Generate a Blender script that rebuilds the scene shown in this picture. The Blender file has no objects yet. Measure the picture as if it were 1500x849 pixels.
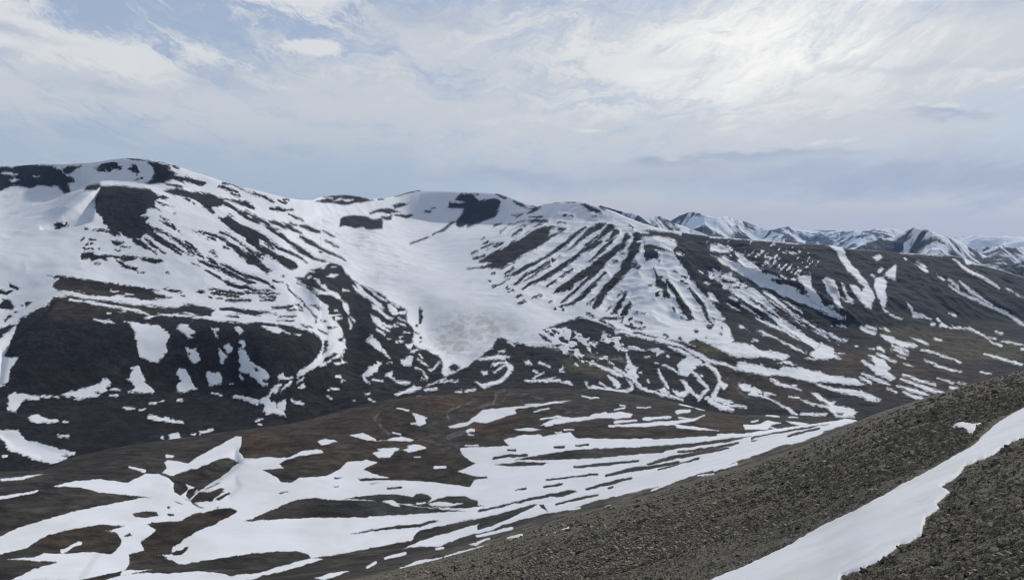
import bpy, math, numpy as np
from mathutils import Vector
C = bpy.context.scene.collection
R = math.radians
rng = np.random.default_rng(7)

# ------------------------------------------------------------------ camera model (used to survey the terrain from the photograph)
FPX, HZ = 1133.0, 335.0
PIT = math.atan((424.5 - HZ) / FPX)
CP, SP = math.cos(PIT), math.sin(PIT)

def bearing(x, y):
    """photo point -> (azimuth, tan of elevation)"""
    dx, dv = np.asarray(x, float) - 750.0, 424.5 - np.asarray(y, float)
    fy, fz = FPX * CP + dv * SP, -FPX * SP + dv * CP
    return np.arctan2(dx, fy), fz / np.hypot(dx, fy)

def to_photo(X, Y, Z):
    d = np.maximum(Y * CP - Z * SP, 1e-3)
    u = Y * SP + Z * CP
    return 750.0 + FPX * X / d, 424.5 - FPX * u / d

# ------------------------------------------------------------------ noise
def _hash(ix, iy, seed):
    with np.errstate(over='ignore'):
        h = (ix.astype(np.int64) * 374761393 + iy.astype(np.int64) * 668265263 + seed * 974634731) & 0xFFFFFFFF
        h = ((h ^ (h >> 13)) * 1274126177) & 0xFFFFFFFF
        h = ((h ^ (h >> 16)) * 2246822519) & 0xFFFFFFFF
    return (h ^ (h >> 15)).astype(np.float64) / 4294967295.0

def vnoise(x, y, seed=0):
    ix, iy = np.floor(x), np.floor(y)
    fx, fy = x - ix, y - iy
    fx, fy = fx * fx * fx * (fx * (fx * 6 - 15) + 10), fy * fy * fy * (fy * (fy * 6 - 15) + 10)
    a, b = _hash(ix, iy, seed), _hash(ix + 1, iy, seed)
    c, d = _hash(ix, iy + 1, seed), _hash(ix + 1, iy + 1, seed)
    return (a + (b - a) * fx) * (1 - fy) + (c + (d - c) * fx) * fy - 0.5

def fbm(x, y, wl, octaves, seed=0, gain=0.5):
    s, a, co, si = 0.0, 1.0, math.cos(0.6), math.sin(0.6)
    for o in range(octaves):
        s = s + a * vnoise(x / wl, y / wl, seed + o * 17)
        x, y = x * co - y * si, x * si + y * co
        wl, a = wl * 0.5, a * gain
    return s

def cells(x, y, size, seed):
    """slab field: nearest feature point -> (random value of the slab, height with the slab's own tilt, edge distance)"""
    gx, gy = x / size, y / size
    ix, iy = np.floor(gx), np.floor(gy)
    best = np.full(gx.shape, 9.0); second = best.copy()
    val = np.zeros(gx.shape); hgt = np.zeros(gx.shape)
    for ox in (-1, 0, 1):
        for oy in (-1, 0, 1):
            cx, cy = ix + ox, iy + oy
            px, py = cx + _hash(cx, cy, seed), cy + _hash(cx, cy, seed + 1)
            dx, dy = gx - px, gy - py
            d = dx * dx + dy * dy
            v = _hash(cx, cy, seed + 2)
            t = (v - 0.5) + 1.1 * (_hash(cx, cy, seed + 3) - 0.5) * dx + 1.1 * (_hash(cx, cy, seed + 4) - 0.5) * dy
            near = d < best
            second = np.where(near, best, np.minimum(second, d))
            val = np.where(near, v, val); hgt = np.where(near, t, hgt)
            best = np.where(near, d, best)
    return val, hgt, np.sqrt(second) - np.sqrt(best)

def pchip(xs, ys, q):
    """monotone cubic through (xs, ys) along axis 0; xs, ys (L, C); q list of (interval, values (C,))"""
    h = np.diff(xs, axis=0); dl = np.diff(ys, axis=0) / h
    m = np.zeros_like(ys)
    w1, w2 = 2 * h[1:] + h[:-1], h[1:] + 2 * h[:-1]
    with np.errstate(divide='ignore', invalid='ignore'):
        hm = (w1 + w2) / (w1 / dl[:-1] + w2 / dl[1:])
    m[1:-1] = np.where(dl[:-1] * dl[1:] > 0, hm, 0)
    m[0], m[-1] = dl[0], dl[-1]
    out = []
    for k, v in q:
        t = (v - xs[k]) / h[k]
        t2, t3 = t * t, t * t * t
        out.append((2*t3-3*t2+1)*ys[k] + (t3-2*t2+t)*h[k]*m[k] + (3*t2-2*t3)*ys[k+1] + (t3-t2)*h[k]*m[k+1])
    return np.array(out)

def curve1(pts, x):
    """smooth curve through [(x, v)] (pchip, clamped ends)"""
    p = np.array(pts, float)
    xs, ys = p[:, 0], p[:, 1]
    h = np.diff(xs); dl = np.diff(ys) / h
    m = np.zeros(len(xs)); m[0], m[-1] = dl[0], dl[-1]
    for i in range(1, len(xs) - 1):
        if dl[i-1] * dl[i] > 0:
            a, b = 2*h[i] + h[i-1], h[i] + 2*h[i-1]
            m[i] = (a + b) / (a / dl[i-1] + b / dl[i])
    x = np.clip(x, xs[0], xs[-1])
    k = np.clip(np.searchsorted(xs, x, side='right') - 1, 0, len(xs) - 2)
    t = (x - xs[k]) / h[k]; t2, t3 = t*t, t*t*t
    return (2*t3-3*t2+1)*ys[k] + (t3-2*t2+t)*h[k]*m[k] + (3*t2-2*t3)*ys[k+1] + (t3-t2)*h[k]*m[k+1]

# ------------------------------------------------------------------ mesh helpers
def make_object(name, verts, quads, mats, attrs=None, smooth=True, label=None, cat=None, group=None, kind=None, parent=None):
    me = bpy.data.meshes.new(name)
    nv, nf = len(verts), len(quads)
    k = quads.shape[1]
    me.vertices.add(nv); me.vertices.foreach_set('co', np.ascontiguousarray(verts, np.float32).ravel())
    me.loops.add(nf * k); me.loops.foreach_set('vertex_index', np.ascontiguousarray(quads, np.int32).ravel())
    me.polygons.add(nf)
    me.polygons.foreach_set('loop_start', np.arange(0, nf * k, k, dtype=np.int32))
    me.polygons.foreach_set('use_smooth', np.full(nf, smooth, dtype=bool))
    me.update(calc_edges=True)
    for an, arr in (attrs or {}).items():
        if arr.ndim == 1:
            a = me.attributes.new(an, 'FLOAT', 'POINT'); a.data.foreach_set('value', np.ascontiguousarray(arr, np.float32))
        else:
            a = me.attributes.new(an, 'FLOAT_COLOR', 'POINT')
            c4 = np.ones((nv, 4), np.float32); c4[:, :3] = arr
            a.data.foreach_set('color', c4.ravel())
    for m in (mats if isinstance(mats, (list, tuple)) else [mats]):
        me.materials.append(m)
    o = bpy.data.objects.new(name, me); C.objects.link(o)
    if parent: o.parent = parent
    tag(o, label, cat, group, kind)
    return o

def tag(o, label=None, cat=None, group=None, kind=None):
    if label: o['label'] = label
    if cat: o['category'] = cat
    if group: o['group'] = group
    if kind: o['kind'] = kind

def grid_quads(nr, nc):
    i = np.arange(nr * nc).reshape(nr, nc)
    return np.stack([i[:-1, :-1], i[:-1, 1:], i[1:, 1:], i[1:, :-1]], -1)

def compact(quads, *arrays):
    used, inv = np.unique(quads.ravel(), return_inverse=True)
    return inv.reshape(quads.shape), [a[used] for a in arrays]
# ------------------------------------------------------------------ survey of snow and bare rock, traced sheet by sheet
# sheet letter -> (x, y, scale) of the enlarged map sheet the outline was read from.
# s / r = snow / rock outline, S / R = snow / rock band as x,y,width, n = outline of a snow body that is an object of its own
SHEETS = dict(P=(0,0,1), a=(0,220,7.5), b=(180,230,7.5), c=(0,320,7.5), d=(180,330,7.5), e=(360,260,7.5), g=(360,360,7.5),
  h=(0,430,7.5), i=(180,440,7.5), j=(540,260,7.5), k=(680,280,7.5), l=(860,290,7.5), m=(680,380,7.5), n=(860,390,7.5),
  o=(1040,310,7.5), p=(1040,400,7.5), q=(1200,320,4.993), u=(0,530,7.5), v=(180,530,7.5), w=(360,450,7.5), x=(360,540,7.5),
  y=(540,400,7.5), z=(540,490,7.5), A=(720,480,7.5), B=(900,480,7.5), D=(1080,530,7.5), CC=(1080,460,7.5), E=(1260,450,6.242),
  F=(540,560,7.5), G=(720,560,7.5), H=(900,560,7.5), I=(200,620,7.5), J=(200,720,7.5), K=(0,600,3.41), L=(350,600,3.41),
  M=(700,600,3.41), N=(1050,540,2.747))

FAR = """
P s -400,150 1000,150 1000,338 985,367 1003,395 1012,410 1028,428 1042,442 1056,462 1063,482 1070,495 1092,503 1108,512 1100,526 1070,520 1040,512 1000,500 950,492 900,480 850,463 830,470 800,480 795,506 760,506 738,495 727,497 721,510 713,515 697,527 687,535 677,540 660,548 651,551 640,540 620,520 600,500 560,470 470,520 440,500 400,478 350,472 290,466 180,444 78,434 76,442 64,450 47,458 33,466 20,475 0,481 -400,500
P r 78,433 98,434 130,438 165,441 200,446 222,447 240,449 268,451 278,462 290,466 330,471 352,474 372,472 382,471 407,475 427,478 443,482 460,488 467,494 472,501 471,513 465,522 457,530 451,534 440,543 432,555 415,600 450,640 -400,800 -400,570 5,563 12,560 15,545 20,533 28,523 16,525 5,522 12,507 20,494 24,475 33,466 47,458 64,450 76,442
h s 190,310 170,350 150,470 90,580 40,690 120,710 210,700 150,770 120,790 110,850 95,960 60,990 0,1020 -400,1050 -3000,1000 -3000,480 0,490 60,430 120,390
h r -3000,420 0,395 90,400 160,330 130,370 0,490 -3000,520
P r 433,407 445,406 456,396 475,390 484,384 501,390 504,397 515,409 527,417 537,420 545,424 558,430 571,441 593,452 596,458 595,470 604,480 606,490 604,499 607,505 615,512 625,512 633,519 644,522 647,530 649,538 647,546 651,551 660,549 677,540 687,535 697,527 713,515 721,510 727,497 738,495 750,503 760,502 775,507 787,507 800,510 812,515 840,520 900,545 950,600 700,620 450,640 415,600 432,555 440,543 457,530 465,522 476,534 487,530 500,520 507,505 507,500 505,492 500,480 487,468 480,455 482,448 473,442 463,434 455,425 447,417
a r 0,175 130,190 220,165 330,150 480,160 570,175 660,215 690,250 780,290 820,340 760,370 770,455 710,480 650,430 640,385 560,400 420,385 330,415 240,390 130,400 0,450 -2000,500 -2000,160
a s 10,240 60,235 190,265 150,280 30,255;s 100,330 160,305 210,325 130,350;s 360,285 430,285 400,297
a r 690,200 760,175 900,180 830,210 760,260 680,240;r 920,440 980,390 1090,370 1110,400 1060,440
b R -10,12,6 120,18,8 240,40,8 300,55,8
a r 590,820 620,790 700,800 740,820 660,845
c r 580,75 610,55 680,60 730,40 745,75 680,90 600,130 620,90
P r 148,272 178,272 200,275 220,277 228,284 235,290 226,294 228,305 214,306 216,311 206,316 220,318 214,325 222,330 222,342 214,343 208,346 205,350 198,350 188,347 180,342 172,338 165,335 157,330 152,325 150,318 141,312 139,304 140,294 145,284
d R 230,30,60 380,150,55 480,210,50 580,280,35 650,315,12;R 300,60,20 420,160,22 560,230,20 660,290,16 760,335,8;R 280,10,20 400,55,30 520,130,28 640,200,26 720,250,26 800,310,16 870,350,6
d R 130,160,50 190,200,50 250,240,40 300,265,20;R 250,150,20 330,210,25 400,265,12 460,305,6;R 320,280,12 360,310,8;R 700,180,10 740,220,20 790,265,10
b r 260,50 340,55 430,60 500,90 530,125 490,130 560,170 600,200 700,220 760,240 830,250 900,280 880,315 800,310 740,290 650,270 560,240 480,260 440,290 340,300 230,300 330,240 345,150 310,100
b s 570,185 620,185 700,215 640,215 590,205;S 400,70,6 450,80,4
b r 470,295 600,310 690,330 600,338 510,312
b r 440,365 600,345 700,375 850,390 960,410 1100,450 1250,470 1350,490 1440,560 1400,560 1300,530 1180,480 1150,490 1250,560 1350,600 1500,680 1500,730 1380,690 1300,640 1200,570 1100,520 1040,560 1000,620 930,590 860,530 800,480 760,460 690,450 600,420 500,400
b s 980,560 1050,550 1110,610 1100,670 1030,640;S 1260,570,14 1320,610,10;S 1370,620,10 1430,660,8;S 1130,480,10 1200,500,6
b r 360,430 430,420 500,450 430,465;r 350,480 420,500 520,540 440,535;r 500,370 580,430 540,420;r 540,530 580,545 550,550;r 550,610 580,590 600,630;r 340,540 420,590 410,600;r 400,660 500,690 440,690;r 380,700 480,710 560,770 600,790 480,760
b r 680,450 740,470 720,490;r 770,480 800,510 780,515
b r 1040,660 1100,680 1150,630 1200,650 1260,720 1350,790 1430,848 1250,800 1150,770 1090,710
b R 1100,290,10 1200,300,12 1300,350,12 1380,390,10 1440,410,14 1500,420,14;R 1050,320,12 1150,350,20 1250,385,12;R 560,100,8 620,120,6;R 1290,310,4 1330,320,4;R 1200,400,10 1290,430,8
d r 1120,0 1330,0 1500,70 1500,250 1400,180 1300,110 1200,60
d R 1080,70,10 1180,120,20 1280,190,25 1400,270,25 1500,340,20;R 760,55,14 850,80,20 960,100,20 1060,130,20 1150,190,35 1230,240,45 1330,330,55 1420,410,45 1500,450,30;R 800,80,16 850,120,6;R 930,140,20 1000,160,14;R 1100,240,10 1150,265,10
d R 970,285,14 1030,335,10;R 930,350,10 1000,400,40 1040,420,20;R 840,390,10 950,430,26 1100,490,34 1250,560,34 1350,610,36 1450,635,14;R 1050,420,12 1200,480,16 1350,545,18 1500,590,18
d R 760,415,10 820,435,22 855,455,10;R 910,490,8 980,520,14 1040,560,8 1110,610,16 1170,640,50 1250,670,24 1400,690,20 1500,715,10;R 820,725,16 860,735,24 900,725,10;R 940,700,8 1050,715,30 1200,735,36 1320,745,18 1480,740,10;R 980,740,20 1150,765,30 1270,780,20;R 1030,805,10 1090,805,10;R 1150,815,20 1300,820,22 1400,820,12;R 940,790,10 965,795,10
d r 0,660 150,670 300,700 400,715 320,720 350,750 450,775 540,800 450,805 200,810 0,780;R 440,695,8 540,715,24 640,730,10;R 630,765,8 670,770,8;R 470,520,14 500,530,10;R 540,0,30 570,40,20;R 600,60,8 660,110,8
c r 890,385 940,370 1020,370 1040,400 1100,400 1160,395 1180,460 1100,440 1010,470 990,440 900,450;R 1180,410,16 1300,420,22 1400,420,20 1500,430,18;R 1290,470,20 1350,510,20 1430,545,24 1500,550,20
d R 0,370,40 60,370,30 150,350,12;R 200,360,14 280,390,40 360,400,36 420,390,10;R 0,440,20 60,470,20 160,470,10;R 170,515,10 230,520,8
c R 895,235,14 925,220,14;R 980,230,14 1040,235,14;R 1010,280,26 1030,285,20;R 955,280,18 965,270,14;R 930,330,18 932,332,14;R 970,330,14 972,332,14;R 1010,330,12 1020,332,10;R 1080,335,16 1082,336,16;R 1050,490,12 1095,500,18
c r 1220,240 1290,240 1370,270 1330,290 1440,320 1380,320 1270,300;r 1250,340 1330,350 1290,370;r 1130,40 1180,100 1240,170 1330,200 1300,140 1400,210 1500,215 1500,0 1270,0 1300,40 1200,40;R 1030,125,8 1100,125,22 1200,140,20 1270,180,30;R 940,118,14 965,118,10
c r 80,700 130,720 210,770 190,790 110,755;r 0,775 60,795 140,800 80,835 0,830 -800,830 -800,790
c r 520,630 700,630 1000,680 1300,720 1500,745 1500,848 1000,840 830,800 640,785 570,760 600,710 650,660
c S 1220,795,10 1290,800,6;S 1370,825,8 1450,825,4
h r 0,110 30,70 110,70 150,130 150,175 60,180 0,160 -500,170 -500,100;r 280,90 350,95 270,170;r 90,200 130,240 60,310 45,290 80,250;r 150,200 185,205 165,220;r 235,130 260,130 245,145
h S 930,95,14 1010,100,28 1080,110,14 1200,140,18 1300,148,16 1400,170,22 1500,185,22;S 750,8,14 900,25,26 1100,45,34 1300,60,40 1500,70,40;S 1190,215,16 1220,220,16;S 1320,205,14 1370,205,14;S 1040,285,6 1140,300,34 1260,315,8;S 770,60,8 880,78,8
i S 0,0,20 150,30,14 330,60,8;S 0,90,20 130,100,24 220,130,20 290,150,10;S 250,185,12 350,165,16 450,150,20 560,160,26 680,155,40 760,185,30 900,190,24 1100,200,30 1200,220,40 1300,225,30
i s 390,10 480,5 700,0 700,40 660,70 560,68 450,45
i r 680,40 760,45 900,75 1000,110 950,150 970,170 880,170 750,140 720,130 600,110 520,80 650,75;r 1060,80 1200,80 1350,105 1500,120 1500,160 1350,150 1200,115 1080,95;r 1130,170 1250,165 1280,190 1180,185;R 1140,0,10 1250,5,12 1400,0,14
w s 750,250 850,330 840,480 780,560 680,640 590,700 560,770 700,700 800,650 880,640 950,570 1040,530 1050,600 970,610 1000,640 1110,600 1060,580 1050,520 1100,450 1100,380 1010,370 1080,310 1050,230 990,160 910,80 900,0 640,0 700,40 770,130 770,190
w r 870,370 910,370 890,470 850,520;r 870,560 990,500 1000,510 900,600 850,600;r 1000,350 1090,320 1060,380;r 820,150 880,150 850,165;r 860,205 1000,215 930,240;r 600,190 700,205 740,230 640,215;r 780,235 900,280 920,300 800,260
w R 0,45,40 100,55,40 200,55,20 240,45,6;R 260,70,8 330,78,12;R 360,100,6 480,100,14 540,95,6;R 360,145,8 460,145,16 530,150,8
g R 0,10,20 80,60,24 190,140,10;r 0,70 100,110 180,190 240,240 300,270 270,285 240,280 250,310 180,280 120,230 0,190;r 90,0 220,0 330,80 450,140 560,180 570,240 520,275 470,270 400,210 330,150 250,110;R 260,10,30 320,40,10;R 320,0,20 480,70,24 600,130,18 680,185,8;R 500,0,16 640,70,40 760,140,30 870,170,10;R 740,0,10 830,30,16 900,75,18 1030,120,14 1100,165,6;R 960,0,8 1020,12,6;R 800,65,8 830,65,8
g R 0,320,20 120,360,30 240,410,24 320,460,24;r 0,360 70,390 115,410 0,400;R 0,450,20 90,485,16 300,490,8;R 0,505,10 100,520,16 300,520,24 360,525,10;R 160,560,6 330,560,8;R 150,600,10 220,595,22 310,590,18;R 300,680,14 400,680,18 510,660,18;R 460,700,14 540,710,14;r 540,650 590,630 580,670;R 0,720,40 100,740,30 260,725,10;R 270,745,8 340,750,10;R 370,770,8 520,785,10;R 350,820,8 460,820,14 530,825,6;R 0,600,18 40,600,10;R 300,385,6 400,405,6;R 410,335,14 430,335,8;R 590,705,10 630,710,10;R 600,670,14 620,680,14
g R 455,420,6 480,480,8 560,560,10 600,590,8 650,650,8 720,720,8 770,780,8 770,840,8
g s 750,350 810,370 820,420 880,420 900,480 1020,520 1040,560 1050,600 1000,570 960,540 900,540 800,530 700,480 640,440 700,460 790,480 860,500 900,510 820,450 780,400;s 880,340 930,310 1020,320 960,350;s 1060,600 1120,640 1150,750 1130,760 1080,700;s 1170,430 1250,480 1330,560 1380,590 1290,560 1200,490;S 1070,490,14 1130,500,10;S 690,280,14 760,285,8;S 850,240,20 870,230,10;S 680,350,16 720,340,12;S 940,235,8 990,240,6;S 980,710,14 1000,715,14;S 920,770,20 1030,760,10;S 1000,800,30 1050,800,20;S 1160,790,14 1200,830,12
g s 1200,400 1260,440 1330,530 1380,560 1390,610 1300,540 1240,480;s 1380,640 1440,660 1500,700 1500,740 1400,690;S 1250,390,12 1330,460,14 1420,520,10
g r 560,400 620,420 640,445 570,415;r 700,500 770,510 720,515;r 640,445 700,460 780,510 720,500;r 820,820 890,825 850,840;r 710,655 780,640 800,665 830,690 800,700 760,670
w s 1310,360 1380,330 1370,300 1390,300 1400,340 1450,380 1500,440 1500,490 1400,430
w s 170,200 350,215 420,260 370,285 250,250;s 530,290 610,300 590,315;S 440,275,8 490,285,6
w s 1260,740 1330,700 1350,650 1440,620 1450,580 1490,600 1440,690 1350,760 1300,770 1370,840 1320,820
w s 1380,80 1450,110 1500,170 1500,240 1450,190 1400,160;S 1440,250,14 1500,280,14;S 1130,130,14 1160,200,20 1150,240,10;S 1180,140,10 1190,150,10
z s 0,30 30,30 60,60 130,120 180,170 250,260 190,220 150,180 60,120 0,95
z s 340,280 400,270 430,240 480,240 470,330 400,340;s 400,110 500,95 480,120 460,170 440,160;s 160,450 240,410 270,420 260,460 310,500 400,510 390,500 460,530 410,550 330,530 250,480;s 40,480 110,490 160,520 90,515;S 520,370,20 580,390,10;s 640,380 700,370 760,310 790,290 730,370 680,400;s 290,650 350,625 450,590 500,555 520,570 560,580 490,630 400,640 320,670;S 450,620,14 570,580,16;S 620,610,16 750,590,20;S 780,520,12 910,500,16;S 920,525,10 980,505,12;S 550,690,16 600,685,14;S 250,740,20 310,745,20;S 390,750,8 450,745,8;S 0,705,12 60,735,14;S 640,560,6 850,480,10;S 600,420,12 640,480,20;S 470,190,20 520,170,16;S 550,270,12 600,310,10 640,340,8;S 560,220,16 590,250,14;S 210,305,8 250,300,6;S 580,480,10 600,485,10
z r 880,350 940,320 1010,350 970,390 910,400
z s 1180,520 1250,540 1340,520 1440,490 1500,440 1500,480 1430,520 1330,560 1280,590 1220,560;s 1240,400 1300,395 1310,430 1250,440;s 1200,260 1330,235 1500,220 1500,270 1340,270 1220,285;S 1370,320,14 1500,310,14;S 950,630,12 1020,625,12;S 1060,620,14 1160,605,14;S 1440,185,14 1500,180,12;S 1400,400,8 1500,330,10;S 300,70,8 360,75,16
y S 30,290,40 100,340,50 160,380,20;S 100,380,20 200,480,30 260,500,10;s 210,330 290,370 310,400 320,450 280,470 230,410;S 310,430,20 380,440,20 410,400,20;s 20,450 120,500 140,540 260,580 240,600 150,570 230,630 210,640 120,590 60,540;S 90,620,16 180,680,16;S 280,570,10 310,590,8;S 310,540,8 400,580,10;S 400,640,10 450,660,6;S 300,750,10 370,750,8;S 60,230,14 190,300,14;S 250,330,10 330,370,14;S 330,490,8 400,530,8;S 330,710,8 370,690,8;S 215,720,6 245,725,6
y r 550,370 590,410 600,470 570,560 545,550 555,430;r 510,660 550,660 530,675;R 570,705,18 572,710,18;R 570,755,12 572,757,12;R 525,575,14 528,577,14;R 1330,80,14 1332,82,14;R 1370,155,12 1450,120,16 1500,90,14
e r 1030,460 1080,420 1200,410 1330,430 1400,460 1500,440 1500,560 1400,570 1330,570 1290,540 1250,545 1200,560 1100,530 1030,540
e r 760,265 880,230 850,210 950,195 1100,185 1250,210 1400,250 1300,260 1150,290 1080,300 960,280 870,275
e s 960,250 1030,225 1080,240 1190,245 1100,260 1050,240;S 880,215,6 950,225,4
e R 0,150,10 100,185,26 200,215,20 300,265,8;R 370,265,16 440,280,10;R 420,240,8 480,245,8;R 280,335,16 380,355,30 520,355,18;R 470,405,8 540,430,14 630,475,6;R 0,290,40 80,330,10;R 0,390,50 100,440,50 200,490,40 280,560,50 380,620,60 440,680,40 560,760,30 700,840,30;R 280,480,10 400,520,40 520,570,30 600,610,10;R 480,505,6 560,520,10;R 600,525,10 680,550,40 780,590,36 815,600,20;R 850,590,8 930,630,14 980,655,8;R 870,690,10 950,725,14 1020,765,6;R 590,645,14 680,700,36 770,750,30 870,800,20 960,840,16;R 0,560,40 150,640,60 280,720,30 400,790,26 520,840,26;r 0,660 80,690 200,770 300,848 180,848 90,760 0,710;R 220,720,20 290,750,10;R 0,770,26 80,820,20 120,845,16
e S 330,540,12 370,560,10;S 350,590,10 420,600,8;S 30,420,10 60,440,8
j r 1010,180 1130,175 1150,200 1220,260 1300,240 1390,230 1440,270 1440,330 1380,420 1280,470 1160,520 1090,550 1080,520 1000,550 950,520 970,460 1030,390 1050,350 980,340 870,330 880,270 1000,280 1060,270 940,240
j r 0,460 130,450 140,490 110,550 60,570 0,560;r 260,310 340,280 440,290 370,310 290,340;r 110,350 200,335 280,350 350,380 250,380 260,420 250,460 180,465 140,430 230,420 270,400 100,380 0,400 0,385;R 300,410,14 420,430,26 470,415,16;R 620,380,16 680,375,14;R 690,340,10 720,340,8;R 290,205,6 440,165,10 560,140,8;R 110,240,12 160,238,8;R 710,625,8 830,570,18 930,490,16;R 460,725,6 560,690,8 660,650,4;R 1160,185,10 1200,190,8
j R 1400,180,14 1500,225,16;R 1390,520,14 1450,510,10
k r 510,270 560,260 590,240 640,240 560,285;R 550,110,6 620,150,22 680,185,18 760,195,14 830,180,14;R 740,150,8 800,185,10;R 790,145,8 830,165,10;R 980,120,4 1080,112,8 1220,120,5
k R 320,375,6 400,360,14;R 480,375,12 560,360,16 670,315,14;R 720,280,10 860,280,10;R 700,325,16 800,320,26 910,330,14;R 770,395,16 850,350,12;R 400,440,10 460,400,16;R 510,440,10 590,390,18 660,370,18;R 530,485,10 620,420,22;R 1030,345,14 1110,345,12;R 190,620,8 360,570,14;R 190,575,10 250,560,10;R 250,645,8 420,560,16;R 100,740,16 220,700,14;R 80,690,8 140,660,8;R 680,470,6 760,430,10;R 180,525,6 220,510,6;R 1100,270,10 1180,270,8;R 700,240,8 800,195,10
k r 150,780 300,690 500,580 700,470 800,410 940,375 1130,410 1060,440 960,500 860,580 750,640 640,700 560,770 460,825 280,848 130,848 300,790 200,790
k s 950,420 1010,410 1060,440 920,490
k R 1330,400,14 1220,470,30 1120,570,26 1000,650,26 880,730,16 780,790,24 640,845,30;R 1500,390,60 1400,430,50 1300,500,30 1200,600,14 1140,640,8;R 1500,500,30 1440,550,30 1300,660,16 1180,750,20 1060,820,20 1020,848,16;R 1500,660,16 1380,780,10;R 1370,650,8 1500,560,20;R 980,755,20 1000,760,14;R 900,785,16 930,775,12;R 1050,715,14 1070,710,10;R 840,845,10 930,790,10
l R 270,310,50 180,390,50 90,480,26 0,560,20;R 320,370,60 270,440,30 220,480,20;R 440,420,60 380,520,60 280,600,60 180,690,70 80,790,60 0,840,50;R 560,420,90 540,520,90 490,620,90 440,700,90 390,800,60 360,848,50;R 120,420,30 0,520,24;R 260,480,30 150,580,14 50,690,12;R 200,560,14 100,650,10
l S 470,470,10 430,550,8;S 380,480,16 340,520,14;s 350,590 420,570 440,640 380,700 380,740 290,800 250,848 90,848 200,740 290,680
l R 300,690,20 330,690,14;R 190,820,20 210,830,20;R 400,610,16 420,620,14
l r 620,350 760,370 900,380 1100,430 1300,430 1500,450 1500,500 1320,520 1370,600 1400,650 1500,740 1500,800 1200,760 1060,640 980,600 940,560 990,520 960,460 870,430 750,420 640,430 600,470 540,480 520,400 600,390 690,390
l r 940,570 1000,640 1050,720 1120,848 1500,848 1500,700
l r 620,510 760,520 860,560 930,590 870,580 760,560 740,570 790,610 790,700 760,660 650,690 620,640
l s 975,600 1020,600 1060,630 1000,625
l r 940,810 970,800 990,830;r 630,340 700,350 900,385 700,375;R 0,95,12 80,120,24 160,170,12;R 470,300,10 500,320,14;R 100,290,8 260,290,8;R 140,95,10 200,130,8;R 70,195,16 90,198,10
l R 515,760,30 570,755,26;R 500,730,10 540,720,12
k r 1280,140 1320,135 1400,180 1500,210 1500,245 1400,225 1330,190;R 1420,270,12 1450,270,10
m r 150,0 560,0 440,70 460,95 300,105 270,75 330,40;R 455,150,10 550,90,10;R 460,195,16 560,140,34 700,70,40 770,40,20;R 320,305,16 430,250,16 500,210,14;R 560,280,20 640,200,24 780,110,20 880,55,14;R 660,230,10 760,180,20 860,110,24 940,65,20;R 650,325,16 720,270,30 860,200,40 1000,120,36 1100,50,24 1180,0,20;R 1050,190,6 1180,100,12;R 910,290,8 1010,235,12;R 985,370,16 1060,320,60 1200,230,60 1330,150,70 1420,80,80 1500,20,80;R 1070,350,20 1180,290,20;R 1070,460,20 1180,380,28 1280,280,36 1400,180,40 1500,80,40;R 1070,520,10 1190,480,24 1280,420,40 1380,310,36 1500,200,24
m R 480,315,20 490,318,16;R 485,350,10 540,335,14;R 570,405,12 620,395,12;R 590,470,18 640,470,20;R 650,445,10 690,460,12;R 745,425,14 840,390,14;R 930,465,18 960,450,18;R 990,540,14 1010,540,14;R 1090,550,20 1095,552,20;R 270,230,16 285,235,12;R 30,100,6 280,70,10;R 300,160,8 330,150,10
n R 450,0,70 360,100,80 270,180,90 180,280,80 110,420,60 80,450,30;r 0,0 180,0 80,100 0,180;R 200,70,26 130,150,20 0,245,20;r 60,350 130,340 100,370 60,400 0,430 0,410
n r 730,20 820,150 860,180 890,280 920,350 830,340 830,250 750,220 760,120;r 755,280 795,265 800,340 755,335;R 875,145,16 920,220,40 980,300,50 1020,390,60 1090,470,60 1130,510,40;r 1030,550 1060,575 1190,570 1150,600 1030,575;r 930,440 960,450 975,505 945,490;r 1000,450 1060,460 1150,490 1120,530 1040,520 1050,490;r 1080,500 1150,520 1195,575 1120,590;R 1125,245,20 1200,330,36 1260,430,40 1300,520,40 1330,590,30;r 1290,590 1400,620 1410,650 1330,690 1320,650 1370,640;R 1190,715,26 1200,718,26;R 1305,785,24 1312,787,24;r 1000,780 1030,770 1050,825 1000,810;R 840,750,14 880,765,14
n r 940,70 970,50 1000,70;r 1020,90 1110,110 1100,135 1030,110;R 1040,160,14 1060,165,12;R 1080,185,14 1100,195,10;R 790,110,14 815,115,14;R 680,205,12 705,207,10
n r 250,530 290,460 380,340 400,290 440,280 440,310 380,400 330,530;r 320,340 370,270 390,280 340,340;r 210,495 220,450 270,430 230,490;r 370,530 400,470 470,390 485,410 430,535;R 515,500,14 555,500,14;R 605,515,8 635,515,8
n R 140,580,14 250,570,20 390,570,18;R 150,590,30 200,620,20;R 240,630,16 290,655,14;r 530,600 600,600 600,625 560,620;R 420,650,16 500,670,20 560,690,24 600,690,16;R 390,560,16 380,610,14;R 480,640,12 520,690,12;R 0,520,20 70,550,20;R 460,585,10 480,570,10;R 610,670,12 635,670,10
n r 1080,0 1130,90 1200,180 1300,260 1350,360 1420,440 1500,540 1600,540 1600,0
n s 1340,290 1400,330 1460,400 1380,370 1350,330;R 1370,580,24 1460,570,20
n s 1330,60 1400,30 1500,70 1500,200 1420,150 1350,110;S 1290,180,16 1330,190,12;S 1240,60,10 1270,70,8;R 1390,60,10 1400,62,10;R 1410,130,14 1430,120,14
o s 0,265 250,280 600,300 800,330 1000,345 960,360 700,330 400,305 0,290
o s 0,360 120,360 190,400 220,440 100,450 0,420;S 200,370,20 250,420,16
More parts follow.
